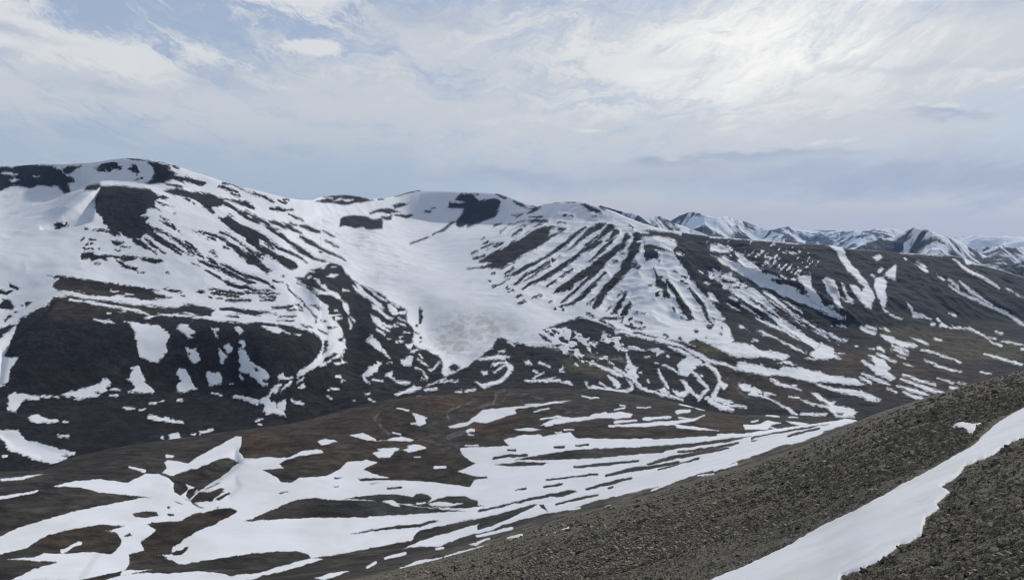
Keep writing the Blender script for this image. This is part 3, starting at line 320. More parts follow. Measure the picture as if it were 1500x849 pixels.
# snow bodies that are objects of their own: layer | sheet | outline(s) | name | category | label | group
BODIES = """
far|i|n 20,235 60,240 110,310 135,350 135,400 160,450 150,500 170,560 190,620 270,665 350,670 375,685 400,650 440,620 480,560 475,500 490,430 515,390 490,350 430,300 400,270 280,265 120,240|snow_patch|snow patch|largest shield-shaped snow patch high on the dark bluff|snow patches on the dark bluff
far|i|n 590,300 630,265 710,260 720,300 790,330 790,365 730,370 770,405 720,415 680,370 640,335|snow_patch|snow patch|ragged grey snow patch just below the bluff edge, next right of the shield-shaped one|snow patches on the dark bluff
far|i|n 690,515 740,540 800,525 795,560 830,585 840,650 785,700 730,640 720,600 740,580 700,560|snow_patch|snow patch|kite-shaped snow patch hanging mid-bluff, above the heart-like patch|snow patches on the dark bluff
far|i|n 980,300 1050,310 1050,335 1020,345 1040,410 1015,415 1005,340|snow_patch|snow patch|thin hooked sliver of snow under the rim of the dark bluff|snow patches on the dark bluff
far|i|n 1215,290 1270,285 1325,335 1290,370 1240,320|snow_patch|snow patch|small slanting snow patch under the rim, above the long comma-shaped drift|snow patches on the dark bluff
far|i|n 1100,510 1130,475 1170,475 1200,520 1185,580 1160,580 1140,540|snow_patch|snow patch|small rounded snow patch beside the pointed wedge on the bluff|snow patches on the dark bluff
far|i|n 1050,510 1100,570 1150,620 1110,650 1120,700 1090,690 1050,580|snow_patch|snow patch|narrow pointed wedge of snow pointing down the dark bluff|snow patches on the dark bluff
far|i|n 1280,470 1290,435 1330,435 1340,480 1310,510|snow_patch|snow patch|tiny snow patch at the upper tip of the long comma-shaped drift|snow patches on the dark bluff
far|P|n 351,511 357,511 361,518 367,528 378,536 389,543 396,552 392,556 385,557 380,560 370,552 362,545 357,545 351,543 353,535 349,527|snow_patch|snow patch|long comma-shaped snow drift curving down the bluff, with a dark rock in it|snow patches on the dark bluff
far|v|n 100,60 120,40 185,40 195,90 240,180 250,235 310,270 355,325 330,345 190,335 60,340 50,325 130,300 130,265 100,225 45,195 80,165 75,135 120,90|snow_patch|snow patch|bell-shaped snow patch with a broad flat foot at the bluff base|snow patches on the dark bluff
far|v|n 590,100 620,70 680,75 730,150 770,220 780,265 825,298 740,310 640,335 600,310 590,260 640,220 610,150|snow_patch|snow patch|heart-like, boot-shaped snow patch at the foot of the dark bluff|snow patches on the dark bluff
far|v|n 915,110 960,115 1040,115 1100,165 1080,200 1080,235 1000,250 960,250 930,210|snow_patch|snow patch|compact squarish snow patch low on the bluff|snow patches on the dark bluff
far|u|n 90,370 150,340 260,350 430,375 450,385 420,410 280,410 230,440 205,500 120,545 95,490|snow_patch|snow patch|axe-shaped snow patch at the far end of the bluff foot|snow patches below the bluff
far|u|n 670,355 800,320 950,280 1080,235 1130,185 1180,180 1215,220 1205,260 1150,270 1190,315 1120,330 1000,330 1130,370 1000,385 870,410 800,405 850,385 730,380|snow_patch|snow patch|long slanting snow drift with a rounded head at the bluff foot|snow patches below the bluff
far|u|n 305,620 340,580 410,570 450,590 480,615 640,635 665,665 560,665 420,675 350,655|snow_patch|snow patch|tadpole-shaped snow patch on the dark slope below the axe-shaped one|snow patches below the bluff
far|v|n 295,625 320,585 370,590 420,610 500,615 650,655 640,672 530,660 400,630|snow_patch|snow patch|thin club-shaped snow streak on the dark slope below the bell-shaped patch|snow patches below the bluff
far|v|n 1195,380 1230,360 1320,375 1480,410 1500,420 1565,390 1590,365 1610,360 1630,300 1680,265 1700,290 1690,340 1650,340 1610,390 1620,430 1680,450 1690,490 1770,560 1790,595 1680,560 1590,575 1540,530 1550,480 1490,430 1480,470 1380,430|snow_patch|snow patch|branching snow patch where the gully stream leaves the bluff|snow patches below the bluff
far|K|n -300,90 0,100 90,100 130,150 220,170 300,195 375,210 370,225 300,225 340,240 260,270 180,250 100,220 40,200 20,160 0,140 -300,140|snow_patch|snow patch|double snow bank with a bluish crease, lowest on the dark slope|snow patches below the bluff
far|K|n 845,125 890,110 900,140 895,152 850,150|snow_patch|snow patch|small blocky blue-white snow patch in the ravine behind the brown rise|snow patches below the bluff
far|q|n 60,190 150,205 170,215 190,270 230,340 290,400 340,460 380,520 410,590 390,620 390,670 340,650 300,600 260,560 220,490 260,490 310,540 330,510 270,440 210,390 150,290 120,240|snow_gully|snow gully|wide snow gully falling from the flat ridge rim down the dark ridge|snow on the dark ridge
far|q|n 25,450 60,435 110,460 130,520 150,570 180,600 250,630 190,610 110,570 70,560 50,510|snow_patch|snow patch|fringed snow patch with a trailing point, beside the wide ridge gully|snow on the dark ridge
far|q|n 160,470 190,510 200,560 250,610 230,620 190,580|snow_patch|snow patch|slim snow strip squeezed between the fringed patch and the wide gully|snow on the dark ridge
far|q|n 410,440 470,430 490,470 480,530 500,600 480,640 470,670 530,710 610,740 560,735 480,690 450,640 420,560 400,500|snow_gully|snow gully|crooked snow gully with a curled tail, under the triangular patch|snow on the dark ridge
far|q|n 478,412 560,340 555,455 500,440|snow_patch|snow patch|triangular snow patch standing on its point on the dark ridge|snow on the dark ridge
far|q|n 640,620 670,640 690,680 820,740 760,730 700,730 670,690|snow_patch|snow patch|L-shaped snow patch low on the dark ridge|snow on the dark ridge
far|q|n 390,285 440,265 460,290 420,315|snow_patch|snow patch|small dull grey snow patch just under the ridge rim|snow on the dark ridge
far|q|S 980,300,6 1080,380,16 1200,440,14 1320,515,10|snow_streak|snow streak|upper straight snow streak running down the bare end of the ridge|snow on the dark ridge
far|q|S 950,490,8 1050,560,12 1150,600,16 1250,650,18 1350,690,20 1450,750,18 1495,780,8;S 1025,465,8 1110,540,24 1190,590,14 1260,640,10;S 950,450,8 1020,510,14|snow_streak|snow streak|forked snow streak, two branches joining low on the ridge end|snow on the dark ridge
far|l|n 610,430 780,420 880,450 960,480 985,520 930,580 860,570 780,520 640,510 610,480 540,490|snow_drift|snow drift|smooth overhanging blue-white snow drift under the summit ridge of the streaked mountain|
far|o|n 960,720 1040,710 1110,720 1100,770 1130,848 1190,930 1250,1040 1230,1050 1130,990 1090,960 1050,848 1000,790|snow_patch|snow patch|tooth-shaped snow patch, first of two side by side above the long valley drift|snow on the dark ridge
far|o|n 1220,760 1270,740 1330,780 1400,848 1400,920 1420,1000 1480,1080 1400,1060 1340,950 1330,930 1300,848 1260,800|snow_patch|snow patch|tooth-shaped snow patch, second of two side by side above the long valley drift|snow on the dark ridge
bench|I|n 275,545 330,490 305,430 340,405 450,420 575,430 700,350 850,270 960,205 1090,140 1150,140 1150,210 1110,310 1150,340 1190,390 1270,395 1100,420 1080,400 1000,370 900,390 800,430 680,490 590,500 500,530 400,570|snow_drift|snow drift|wing-shaped snow drift rising to a sharp tip over the small ravine|
bench|I|n 320,350 350,345 420,360 400,378 330,378|snow_patch|snow patch|tiny snow scrap above the foot of the wing-shaped drift|
bench|F|n 500,340 530,345 600,380 650,380 620,400 630,450 560,470 520,450 530,400|snow_patch|snow patch|arrow-shaped snow patch between the grey stream beds on the brown rise|snow patches on the hillside bench
bench|G|n 0,290 270,265 500,240 700,210 870,195 720,225 270,290 250,310 270,335 100,395 0,420 -70,440 -200,430 -270,470 -330,490 -450,500 -480,480 -350,450 -250,430 -180,370 -100,300|snow_patch|snow bank|long slanting snow bank with a thin tail, below the grey stream gravel|snow patches on the hillside bench
bench|K|n 0,345 210,320 120,345 0,355|snow_patch|snow patch|upper of two thin snow strips on the dark olive hillside|snow patches on the hillside bench
bench|K|S 0,440,14 190,405,8|snow_patch|snow patch|lower of two thin snow strips on the dark olive hillside|snow patches on the hillside bench
far|w|n 1310,360 1380,330 1370,300 1390,300 1400,340 1450,380 1500,440 1500,490 1400,430|snow_patch|snow patch|pointed snow tongue with a dark notch on the moraine slope beside the glacier|snow patches on the moraine
far|w|n 1260,740 1330,700 1350,650 1440,620 1450,580 1490,600 1440,690 1350,760 1300,770 1370,840 1320,820|snow_patch|snow patch|S-shaped snow patch on the dark moraine below the pointed tongue|snow patches on the moraine
bench|D|n 70,690 250,680 330,645 480,670 370,690 330,740 90,740|snow_patch|snow patch|flat layered snow patch beside rusty ground near the valley brook|snow patches on the hillside bench
bench|D|n 540,650 700,660 790,680 700,700 580,670|snow_patch|snow patch|smooth oval snow patch just above the converging snow bands|snow patches on the hillside bench
far|E|S 1140,425,12 1250,460,18 1480,520,12|snow_streak|snow streak|lone straight snow streak on the valley floor close above the near scree slope|
far|D|n 560,370 650,380 760,430 850,460 940,470 1000,480 960,440 900,420 840,360 800,330 880,340 940,390 1000,430 1090,440 1050,470 1150,490 1250,510 1320,550 1280,590 1290,610 1080,600 1040,550 960,490 840,480 740,440 680,400 560,385;r 1080,550 1160,560 1150,580 1100,575|snow_patch|snow bank|blue-white snow bank with a dark hole, ending at the edge of the near scree slope|
far|CC|n 870,380 930,320 1060,380 1070,430 1180,430 1060,440 1130,485 1050,475 900,495 800,440 850,400|snow_patch|snow patch|splayed foot of the long snow streaks, beside rust-coloured ground|
bench|L|n 390,155 430,145 490,155 460,165 410,175|snow_patch|snow patch|small angular snow patch on the brown rise, next left of the thin curved one|snow patches on the hillside bench
bench|L|n 550,125 620,115 680,145 640,150|snow_patch|snow patch|thin curved snow patch on the brown rise, next right of the small angular one|snow patches on the hillside bench
near|N|n 945,235 965,218 990,215 1000,222 1060,226 1066,236 1062,246 1040,255 1035,268 1010,272 1000,262 975,245|snow_patch|snow patch|lone small snow patch lying on the near scree slope|
"""

# ground colour: far / bench sheets, soft-edged blobs  (sheet, colour, outline)
TINTS = """
bench|P|brown|330,634 400,622 520,595 600,583 700,575 740,568 760,590 740,610 640,600 600,620 640,650 700,690 560,700 440,695 400,680 340,660
bench|P|rust|690,600 740,604 780,612 760,640 720,645 690,630
bench|P|rust|590,570 650,562 720,572 680,600 640,605
bench|P|rust|345,640 400,632 420,660 370,672
bench|P|brown|690,640 760,615 900,600 1000,605 1100,615 1100,650 1020,640 880,640 760,640
bench|P|rust|1010,612 1090,610 1095,632 1040,632
bench|P|dark|440,750 560,720 700,745 560,755
bench|P|brown|180,760 350,740 340,760 250,800 210,820
bench|P|brown|60,780 180,765 170,800 60,815
far|P|brown|1220,510 1300,505 1400,540 1450,560 1350,590 1280,575 1200,545
far|P|rust|1225,520 1270,518 1265,540 1235,538
far|P|olive|1290,475 1380,485 1500,500 1500,530 1400,530 1300,500
far|P|olive|820,525 860,530 900,540 890,555 840,545
far|P|olive|1000,495 1060,510 1075,525 1020,515
far|P|brown|1040,530 1100,545 1100,580 1060,590 1050,560
far|P|brown|1090,540 1180,560 1220,590 1180,600 1100,575
far|P|brown|80,410 200,428 280,445 240,455 90,470 60,450
far|P|brown|300,425 360,430 340,438
"""
# braided stream gravel (bands): layer|sheet|x,y,width ...
GRAVEL = """
bench|F|70,400,50 110,330,24 250,260,14
bench|F|110,410,40 140,490,30 240,570,20
bench|F|800,160,10 900,220,14 930,270,14 860,340,16 880,420,30
bench|F|1500,80,20 1390,130,30 1410,220,40 1300,250,40 1150,290,20 1000,310,20
bench|F|900,300,20 1100,220,20 1200,200,12
bench|F|880,600,60 1000,560,40 1100,520,20
bench|F|560,540,12 740,590,14 900,660,14 1000,700,12
bench|F|500,600,12 700,650,16 900,720,14
bench|F|550,420,10 520,520,12 540,570,10
bench|G|150,90,14 30,110,14 40,190,24 0,260,30
bench|G|200,110,10 110,230,12 60,260,10
bench|G|520,95,10 300,150,12 350,230,14
bench|G|440,150,14 560,190,24 580,140,8
bench|G|800,330,16 1000,320,12
far|B|1130,400,14 1170,470,14 1280,480,10 1240,560,14
far|B|1250,420,14 1330,460,16 1420,500,16 1430,550,14 1370,600,16 1350,690,18 1410,740,20 1500,780,16
far|D|0,120,14 70,160,14 60,190,10
far|D|110,135,8 200,180,12 240,250,12
far|D|10,250,14 20,330,16 90,380,14 190,420,12
far|D|280,160,14 370,180,14
far|z|330,660,20 560,600,14 830,490,20
far|z|600,420,30 640,500,20
far|A|600,220,20 900,270,30 1100,310,50 1400,330,60 1500,400,50
"""
# ------------------------------------------------------------------ signed-distance survey maps (photo units; + inside snow)
GX0, GY0, GP, GW, GH = -220.0, 140.0, 0.75, 2580, 1120

def parse_pts(s, sheet, k):
    x0, y0, sc = SHEETS[sheet]
    out = []
    for t in s.split():
        v = [float(q) for q in t.split(',')]
        p = [x0 + v[0] / sc, y0 + v[1] / sc]
        if k == 3: p.append(v[2] / sc)
        out.append(p)
    return np.array(out)

def sd_poly(p, X, Y):
    d = np.full(X.shape, 1e12); inside = np.zeros(X.shape, bool)
    n = len(p)
    for i in range(n):
        ax, ay = p[i]; bx, by = p[(i + 1) % n]
        ex, ey = bx - ax, by - ay
        t = np.clip(((X - ax) * ex + (Y - ay) * ey) / (ex * ex + ey * ey + 1e-9), 0, 1)
        d = np.minimum(d, (X - ax - t * ex) ** 2 + (Y - ay - t * ey) ** 2)
        c = ((ay > Y) != (by > Y)) & (X < (bx - ax) * (Y - ay) / (by - ay + 1e-12) + ax)
        inside ^= c
    d = np.sqrt(d)
    return np.where(inside, d, -d) + 0.2

def sd_band(p, X, Y):
    best = np.full(X.shape, -1e6)
    for i in range(len(p) - 1):
        ax, ay, aw = p[i]; bx, by, bw = p[i + 1]
        ex, ey = bx - ax, by - ay
        t = np.clip(((X - ax) * ex + (Y - ay) * ey) / (ex * ex + ey * ey + 1e-9), 0, 1)
        best = np.maximum(best, 0.5 * (aw + (bw - aw) * t) - np.hypot(X - ax - t * ex, Y - ay - t * ey))
    return best + 0.38

def window(p, pad):
    c0 = int(max(0, (p[:, 0].min() - pad - GX0) / GP)); c1 = int(min(GW, (p[:, 0].max() + pad - GX0) / GP + 2))
    r0 = int(max(0, (p[:, 1].min() - pad - GY0) / GP)); r1 = int(min(GH, (p[:, 1].max() + pad - GY0) / GP + 2))
    if c1 <= c0 or r1 <= r0: return None
    X, Y = np.meshgrid(GX0 + GP * np.arange(c0, c1), GY0 + GP * np.arange(r0, r1))
    # outlines are read to about a photo unit: give every edge its own crumbled detail
    wx = X + 2.2 * fbm(X, Y, 9.0, 3, 11); wy = Y + 1.5 * fbm(X, Y, 8.0, 3, 57)
    return (slice(r0, r1), slice(c0, c1)), wx, wy

PAD = 6.0
def shapes(text):
    for line in text.strip().splitlines():
        sheet, rest = line.split(' ', 1)
        for part in rest.split(';'):
            part = part.strip()
            if part[:2] in ('n ', 'p '): sheet, part = part[0], part[2:].strip()
            ty, pts = part.split(' ', 1)
            yield ty, parse_pts(pts, sheet, 3 if ty in 'SR' else 2)

def apply_shape(M, ty, p):
    w = window(p, PAD)
    if w is None: return
    sl, X, Y = w
    d = np.maximum(sd_band(p, X, Y) if ty in 'SR' else sd_poly(p, X, Y), -PAD)
    if ty == 'R': d = np.maximum(d + 0.28, -PAD)
    M[sl] = np.maximum(M[sl], d) if ty in 'sSn' else np.minimum(M[sl], -d)

def survey(text):
    M = np.full((GH, GW), -PAD)
    for ty, p in shapes(text): apply_shape(M, ty, p)
    return M

def sample(M, px, py, fill=-PAD, mirror=True):
    if mirror: px = np.where(px < -60, -120 - px, px); px = np.where(px > 1560, 3120 - px, px)   # beyond the survey the pattern carries on mirrored
    u, v = (px - GX0) / GP, (py - GY0) / GP
    ok = (u >= 0) & (u < GW - 1.001) & (v >= 0) & (v < GH - 1.001)
    u, v = np.clip(u, 0, GW - 1.002), np.clip(v, 0, GH - 1.002)
    i, j = u.astype(int), v.astype(int); fu, fv = u - i, v - j
    r = (M[j, i] * (1 - fu) + M[j, i + 1] * fu) * (1 - fv) + (M[j + 1, i] * (1 - fu) + M[j + 1, i + 1] * fu) * fv
    return np.where(ok, r, fill)

# ------------------------------------------------------------------ terrain surveyed along feature lines: (photo x, photo y, distance m)
B_Y = [(-300,1030),(0,960),(300,880),(500,850),(600,829),(700,802),(760,781),(800,766),(850,751),(905,736),(952,723),(1017,703),(1075,686),(1150,661),(1200,643),(1235,627),(1262,614),(1285,605),(1325,592),(1400,569),(1450,555),(1500,540),(1700,482),(2100,370)]
B_R = [(-300,260),(300,300),(500,320),(600,340),(800,400),(1000,460),(1250,520),(1400,420),(1500,330),(1700,230),(2100,120)]
LINES = [
 # bench, middle
 [(-300,840,700),(0,815,790),(300,805,790),(600,772,860),(800,718,960),(1000,664,1080),(1150,632,1110),(1250,622,1120),(1400,640,950),(1500,650,760),(1700,640,520)],
 # bench, back
 [(-300,720,1100),(0,704,1130),(250,692,1180),(400,672,1230),(600,652,1330),(800,622,1430),(1000,620,1450),(1250,645,1450),(1400,665,1250),(1500,670,1050),(1700,660,800)],
 # bench brow against the valley
 [(-300,712,1400),(0,690,1400),(59,688,1430),(100,670,1450),(176,653,1480),(264,641,1530),(337,632,1580),(400,625,1620),(480,608,1700),(520,597,1740),(573,585,1800),(640,578,1880),(700,574,1930),(740,570,1950),(840,569,1960),(893,572,1950),(940,580,1920),(993,589,1880),(1033,599,1840),(1073,605,1800),(1173,609,1740),(1250,616,1700),(1300,640,1650),(1400,662,1500),(1500,662,1350),(1700,655,1200)],
 # valley bottom
 [(-300,716,1650),(0,700,1660),(264,655,1760),(400,640,1840),(480,617,1870),(573,589,1900),(700,576,2010),(840,571,2040),(940,582,2010),(1033,602,1960),(1173,613,1880),(1250,622,1850),(1300,640,1850),(1400,648,1900),(1500,622,2000),(1700,590,2100)],
 # foot of the far slopes
 [(-300,602,2100),(0,602,2060),(100,592,2110),(250,580,2150),(330,588,2080),(400,604,1980),(450,592,2030),(550,562,2230),(650,552,2340),(750,542,2430),(850,547,2340),(950,552,2290),(1050,572,2170),(1150,582,2180),(1250,587,2190),(1350,562,2480),(1500,520,3180),(1700,500,3400)],
 # bluff rim, moraine, glacier tongue
 [(-300,485,2500),(0,484,2500),(78,470,2480),(180,472,2460),(250,478,2440),(330,475,2400),(400,481,2350),(450,494,2330),(480,512,2350),(510,508,2500),(550,482,2680),(620,505,2780),(680,530,2620),(720,502,2830),(800,502,2800),(870,468,3080),(950,502,2760),(1050,502,2750),(1150,522,2690),(1250,537,2690),(1350,502,3260),(1500,487,3820),(1700,475,4000)],
 # back of the plateau, slope foot
 [(-300,432,2920),(0,432,2900),(100,410,2900),(200,427,2840),(300,441,2760),(400,450,2700),(440,441,2790),(480,402,3250),(550,402,3680),(650,432,3280),(750,451,3140),(850,441,3340),(950,481,3000),(1050,472,3190),(1150,491,3090),(1230,500,3100),(1350,477,3560),(1500,472,4250),(1700,462,4500)],
 # middle slopes
 [(-300,372,3150),(0,372,3120),(100,352,3230),(200,352,3230),(300,372,3160),(400,390,3180),(470,376,3680),(530,361,4380),(600,371,4380),(700,391,3880),(800,391,3780),(870,391,3780),(950,421,3430),(1050,421,3580),(1150,441,3480),(1230,441,3500),(1350,431,3980),(1500,441,4560),(1700,445,4900)],
 # shoulders, lip of the upper basin
 [(-300,345,3420),(0,336,3480),(60,318,3560),(140,278,3680),(200,276,3720),(300,302,3700),(400,332,3680),(470,341,4280),(530,326,5580),(600,341,5580),(680,346,4980),(760,341,4580),(850,341,4380),(930,346,4180),(1000,370,3880),(1100,391,3880),(1200,396,3880),(1300,401,4180),(1400,401,4580),(1500,421,4880),(1700,435,5200)],
 # foot of the summit cliffs
 [(-300,285,5300),(0,279,5200),(60,273,5150),(110,272,5000),(135,268,4450),(150,264,4270),(200,266,4200),(228,267,4140),(250,266,4050),(300,283,4050),(340,292,4100),(400,312,4250),(440,319,4600),(500,312,5600),(560,316,6250),(600,321,6560),(640,322,6600),(680,322,6500),(735,322,6150),(760,322,5500),(800,320,4900),(850,320,4700),(930,337,4400),(1000,353,4150),(1100,367,4150),(1200,376,4250),(1300,384,4450),(1400,389,4800),(1500,413,5050),(1700,430,5400)],
 # skyline
 [(-300,238,5550),(0,242,5450),(20,243,5430),(60,240,5400),(100,240.5,5200),(140,238,4600),(165,233.5,4350),(180,231.5,4330),(200,232,4320),(220,233.5,4310),(250,240,4300),(265,245,4300),(280,251,4300),(310,260,4310),(340,270,4330),(370,277,4360),(400,285,4420),(420,290,4480),(440,292.5,4700),(458,293,5000),(470,288,5600),(485,285.5,5900),(500,284.5,6100),(520,286,6200),(545,291,6300),(565,290,6500),(585,286,6700),(600,281,6800),(615,278.5,6850),(640,279.5,6850),(680,281,6800),(715,282,6700),(730,284,6600),(745,288,6400),(760,294,6100),(775,300,5700),(788,302.5,5400),(800,298,5200),(815,296,5120),(835,296,5050),(850,295.5,5000),(865,298,4900),(880,303,4830),(900,310,4760),(920,319,4700),(940,327,4620),(960,333,4540),(980,337,4470),(1000,340,4420),(1040,346,4400),(1070,348,4420),(1100,350,4450),(1150,355,4520),(1180,358,4560),(1215,359.5,4600),(1250,365,4650),(1300,368,4750),(1330,370,4830),(1370,373,4950),(1395,374.5,5030),(1415,379,5080),(1440,389,5120),(1470,397,5170),(1500,406,5230),(1700,450,5600)],
]
SCULPT = [
 ('62,333 92,318 122,296 146,276 141,292 132,322 112,328 85,333', 2.4, -34, 7.5, 10.6),
 ('1092,402 1120,404 1160,423 1200,442 1240,468 1232,474 1195,458 1150,436 1100,416', 3.0, -26, 5.8, 9.5),
 ('1085,392 1120,396 1160,412 1200,432 1240,458 1262,478 1240,466 1200,444 1160,424 1120,406', 3.0, 19, 5.8, 9.5),
 ('256,700 300,690 345,660 352,676 335,690 300,715 280,722 258,712', 5.0, -6, 1.0, 3.3),
 ('318,715 345,698 352,712 335,728', 4.0, -2, 1.0, 3.3),
 ('0,505 20,490 60,455 75,445 72,452 40,478 12,505 0,560', 4.0, -14, 4.5, 7.5),
 ('940,346 985,352 992,362 982,368 945,358', 2.5, 9, 8.5, 10.8),
 ('425,415 440,415 470,450 490,500 470,530 440,545 430,555 425,545 462,515 460,490 430,440', 5.0, -9, 4.6, 7.6),
 ('0,635 40,640 95,662 60,668 20,655', 4.0, -5, 3.6, 5.2),
 ('560,430 600,470 640,520 655,545 690,530 735,495 790,490 800,500 740,505 700,545 640,560 590,520', 8.0, 8, 4.6, 7.0),
]
XC = np.concatenate([np.arange(-640.0, -40.0, 3.5), np.arange(-40.0, 1540.0, 1.05), np.arange(1540.0, 2100.0, 3.5)])
NC = len(XC)

def lines_polar():
    az, rr, zz = [], [], []
    L = [[(x, y, r) for (x, y), (_, r) in zip([(q[0], q[1]) for q in B_Y], [(q[0], float(curve1(B_R, np.array([q[0]]))[0])) for q in B_Y])]] + LINES
    for ln in L:
        y = curve1([(p[0], p[1]) for p in ln], XC); r = curve1([(p[0], p[2]) for p in ln], XC)
        if ln is LINES[-1]:   # the skyline keeps its corners
            y = np.interp(XC, [p[0] for p in ln], [p[1] for p in ln]); r = np.interp(XC, [p[0] for p in ln], [p[2] for p in ln])
        a, t = bearing(XC, y)
        az.append(a); rr.append(r); zz.append(r * t)
    az, rr, zz = map(list, (az, rr, zz))
    for dr, dz in ((260, -45), (1100, -330)):
        az.append(az[11] if len(az) > 11 else az[-1]); rr.append(rr[11] + dr); zz.append(zz[11] + dz)
    az.append(az[11]); rr.append(np.full(NC, 9800.0)); zz.append(np.full(NC, -500.0))
    az.append(az[11]); rr.append(np.full(NC, 30000.0)); zz.append(np.full(NC, -600.0))
    return np.array(az), np.array(rr), np.array(zz)

LAZ, LR, LZ = lines_polar()
for i in range(1, len(LR)):
    LR[i] = np.maximum(LR[i], LR[i - 1] + 15)
NROWS = [80, 82, 74, 12, 60, 116, 88, 76, 64, 54, 48, 10, 10, 8, 8]
q, seg = [], []
for k, n in enumerate(NROWS):
    for j in range(n + (1 if k == len(NROWS) - 1 else 0)):
        q.append((k, j / n)); seg.append(k + j / n)
seg = np.array(seg)
idx = np.arange(len(LR))[:, None] * np.ones((1, NC))
qi = [(k, np.full(NC, k + t)) for k, t in q]
TR = pchip(idx, LR, qi)
TA = pchip(idx, LAZ, qi)
TZ = pchip(LR, LZ, [(k, TR[i]) for i, (k, t) in enumerate(q)])
SEG = np.repeat(seg[:, None], NC, 1)
TX, TY = TR * np.sin(TA), TR * np.cos(TA)

# relief: broad knolls, gullies, and finer roughness that grows with distance so that it stays readable
fade = np.clip((SEG) / 0.6, 0, 1)
bench = SEG < 3.5
sky = np.exp(-((SEG - 11) / 0.35) ** 2)
amp = np.where(bench, 0.55, 1.0) * fade * (1 - 0.72 * sky) * np.clip(TR / 2600, 0.25, 1.6)
icy = np.exp(-((660.0 - XC[None, :]) / 110.0) ** 2) * np.clip((SEG - 5.2) / 0.5, 0, 1)
amp = amp * (1 - 0.75 * icy) * np.where((SEG > 6.4) & (XC[None, :] < 470), 0.55, 1.0)
TZ = TZ + amp * (15 * fbm(TX, TY, 420, 2, 3) + 5.0 * fbm(TX, TY, 90, 3, 31, 0.42))
rid = 1 - 2 * np.abs(fbm(TX + 60 * fbm(TX, TY, 300, 2, 5), TY, 130, 3, 77))
mount = np.clip((SEG - 6.5) / 1.0, 0, 1) * np.clip((11 - SEG) / 0.6, 0, 1)
TZ = TZ + mount * (1 - 0.9 * icy) * np.where(XC[None, :] < 470, 4.0, 12.0) * (rid - 0.6)
mor = np.clip((SEG - 4.1) / 0.3, 0, 1) * np.clip((6.5 - SEG) / 0.6, 0, 1) * np.clip((XC[None, :] - 420) / 40, 0, 1) * (1 - 0.8 * icy)
TZ = TZ + mor * 7.5 * fbm(TX, TY, 75, 4, 301, 0.55)
# hollows, banks and scarps that throw their own shade: (outline in photo units, edge softness, height m)
PX, PY = to_photo(TX, TY, TZ)
for pts, soft, dz, lo, hi in SCULPT:
    p = np.array([[float(c) for c in t.split(',')] for t in pts.split()])
    box = (PX > p[:, 0].min() - 4 * soft) & (PX < p[:, 0].max() + 4 * soft) & (PY > p[:, 1].min() - 4 * soft) & (PY < p[:, 1].max() + 4 * soft) & (SEG > lo) & (SEG < hi)
    d = sd_poly(p, PX[box], PY[box])
    TZ[box] += dz / (1 + np.exp(-np.clip(d / soft, -30, 30) * 2.2))
PX, PY = to_photo(TX, TY, TZ)

FARM = survey(FAR); BENM = survey(BENCH); NEAM = survey(NEAR)
far_rows = SEG >= 3.62
S = np.where(far_rows, sample(FARM, PX, PY), sample(BENM, PX, PY))
hid = SEG > 11.05
# bare ribs stand a little proud of the snow that fills the hollows between them
ribz = mount * (SEG < 10.7) * (1 - icy) * np.clip((XC[None, :] - 660) / 40, 0, 1)
TZ = TZ - ribz * 0.8 * np.clip(S, -5, 5)
S = np.where(hid, 2.0 + 14 * fbm(TX, TY, 900, 4, 5), S)
grain = fbm(TX, TY, 14, 2, 91) * 0.7
S = S + np.where(hid, 0, grain)
# drifts and bare stripes drawn out down the fall line, finer than the survey could read
def stripes(ang, seed):
    c, s = math.cos(math.radians(ang)), math.sin(math.radians(ang))
    a, b = PX * c + PY * s, -PX * s + PY * c
    return fbm(a / 7.0, b, 3.4, 3, seed, 0.6)
leftm = np.clip((470 - PX) / 60, 0, 1) * np.clip((PX - 190) / 60, 0, 1) * np.clip((SEG - 7.2) / 0.4, 0, 1) * (SEG < 10.8)
midm = np.clip((PX - 680) / 30, 0, 1) * np.clip((985 - PX) / 60, 0, 1) * np.clip((SEG - 6.7) / 0.4, 0, 1) * (SEG < 10.6)
rightm = np.clip((PX - 990) / 30, 0, 1) * np.clip((SEG - 5.6) / 0.5, 0, 1) * (SEG < 10.6)
plat = np.clip((440 - PX) / 40, 0, 1) * np.clip((SEG - 6.0) / 0.1, 0, 1) * np.clip((7.1 - SEG) / 0.3, 0, 1)
S = S + 3.2 * (leftm * stripes(31, 701) + 0.9 * midm * stripes(-36, 711) + 0.8 * rightm * stripes(36, 721) + plat * stripes(5, 731))
# thin, patchy snow: streaks of ground showing through, drawn out down the fall line
def region(poly, soft):
    return np.clip(sd_poly(np.array(poly, float), PX, PY) / soft, 0, 1)
spk = vnoise((PX * 0.75 + PY * 0.66) / 3.2, (PX * 0.66 - PY * 0.75) / 9.0, 5) + 0.6 * vnoise(PX / 2.6, PY / 2.6, 6)
patchy = region([(1055,357),(1130,360),(1150,375),(1185,392),(1210,410),(1180,412),(1120,400),(1090,380)], 10)
S = np.where(far_rows & (patchy > 0), np.maximum(S, (spk - 0.20) * 7 * patchy - (1 - patchy) * 3), S)
patchy = region([(1040,395),(1085,405),(1100,425),(1060,420),(1040,410)], 4)
S = np.where(far_rows & (patchy > 0), np.minimum(S, (0.25 - spk) * 7), S)
spk2 = fbm(PX * 0.9 + PY * 0.4, PY * 1.6 - PX * 0.5, 7.0, 3, 15)
patchy = region([(800,480),(850,462),(900,480),(960,500),(920,520),(860,545),(810,520)], 12)
S = np.where(far_rows & (patchy > 0), S + spk2 * 9 * patchy, S)
patchy = region([(1030,365),(1040,345),(1100,352),(1200,362),(1200,400),(1120,390)], 10)
S = np.where(far_rows & (patchy > 0) & (spk > 0.42), np.maximum(S, (spk - 0.42) * 5 * patchy), S)

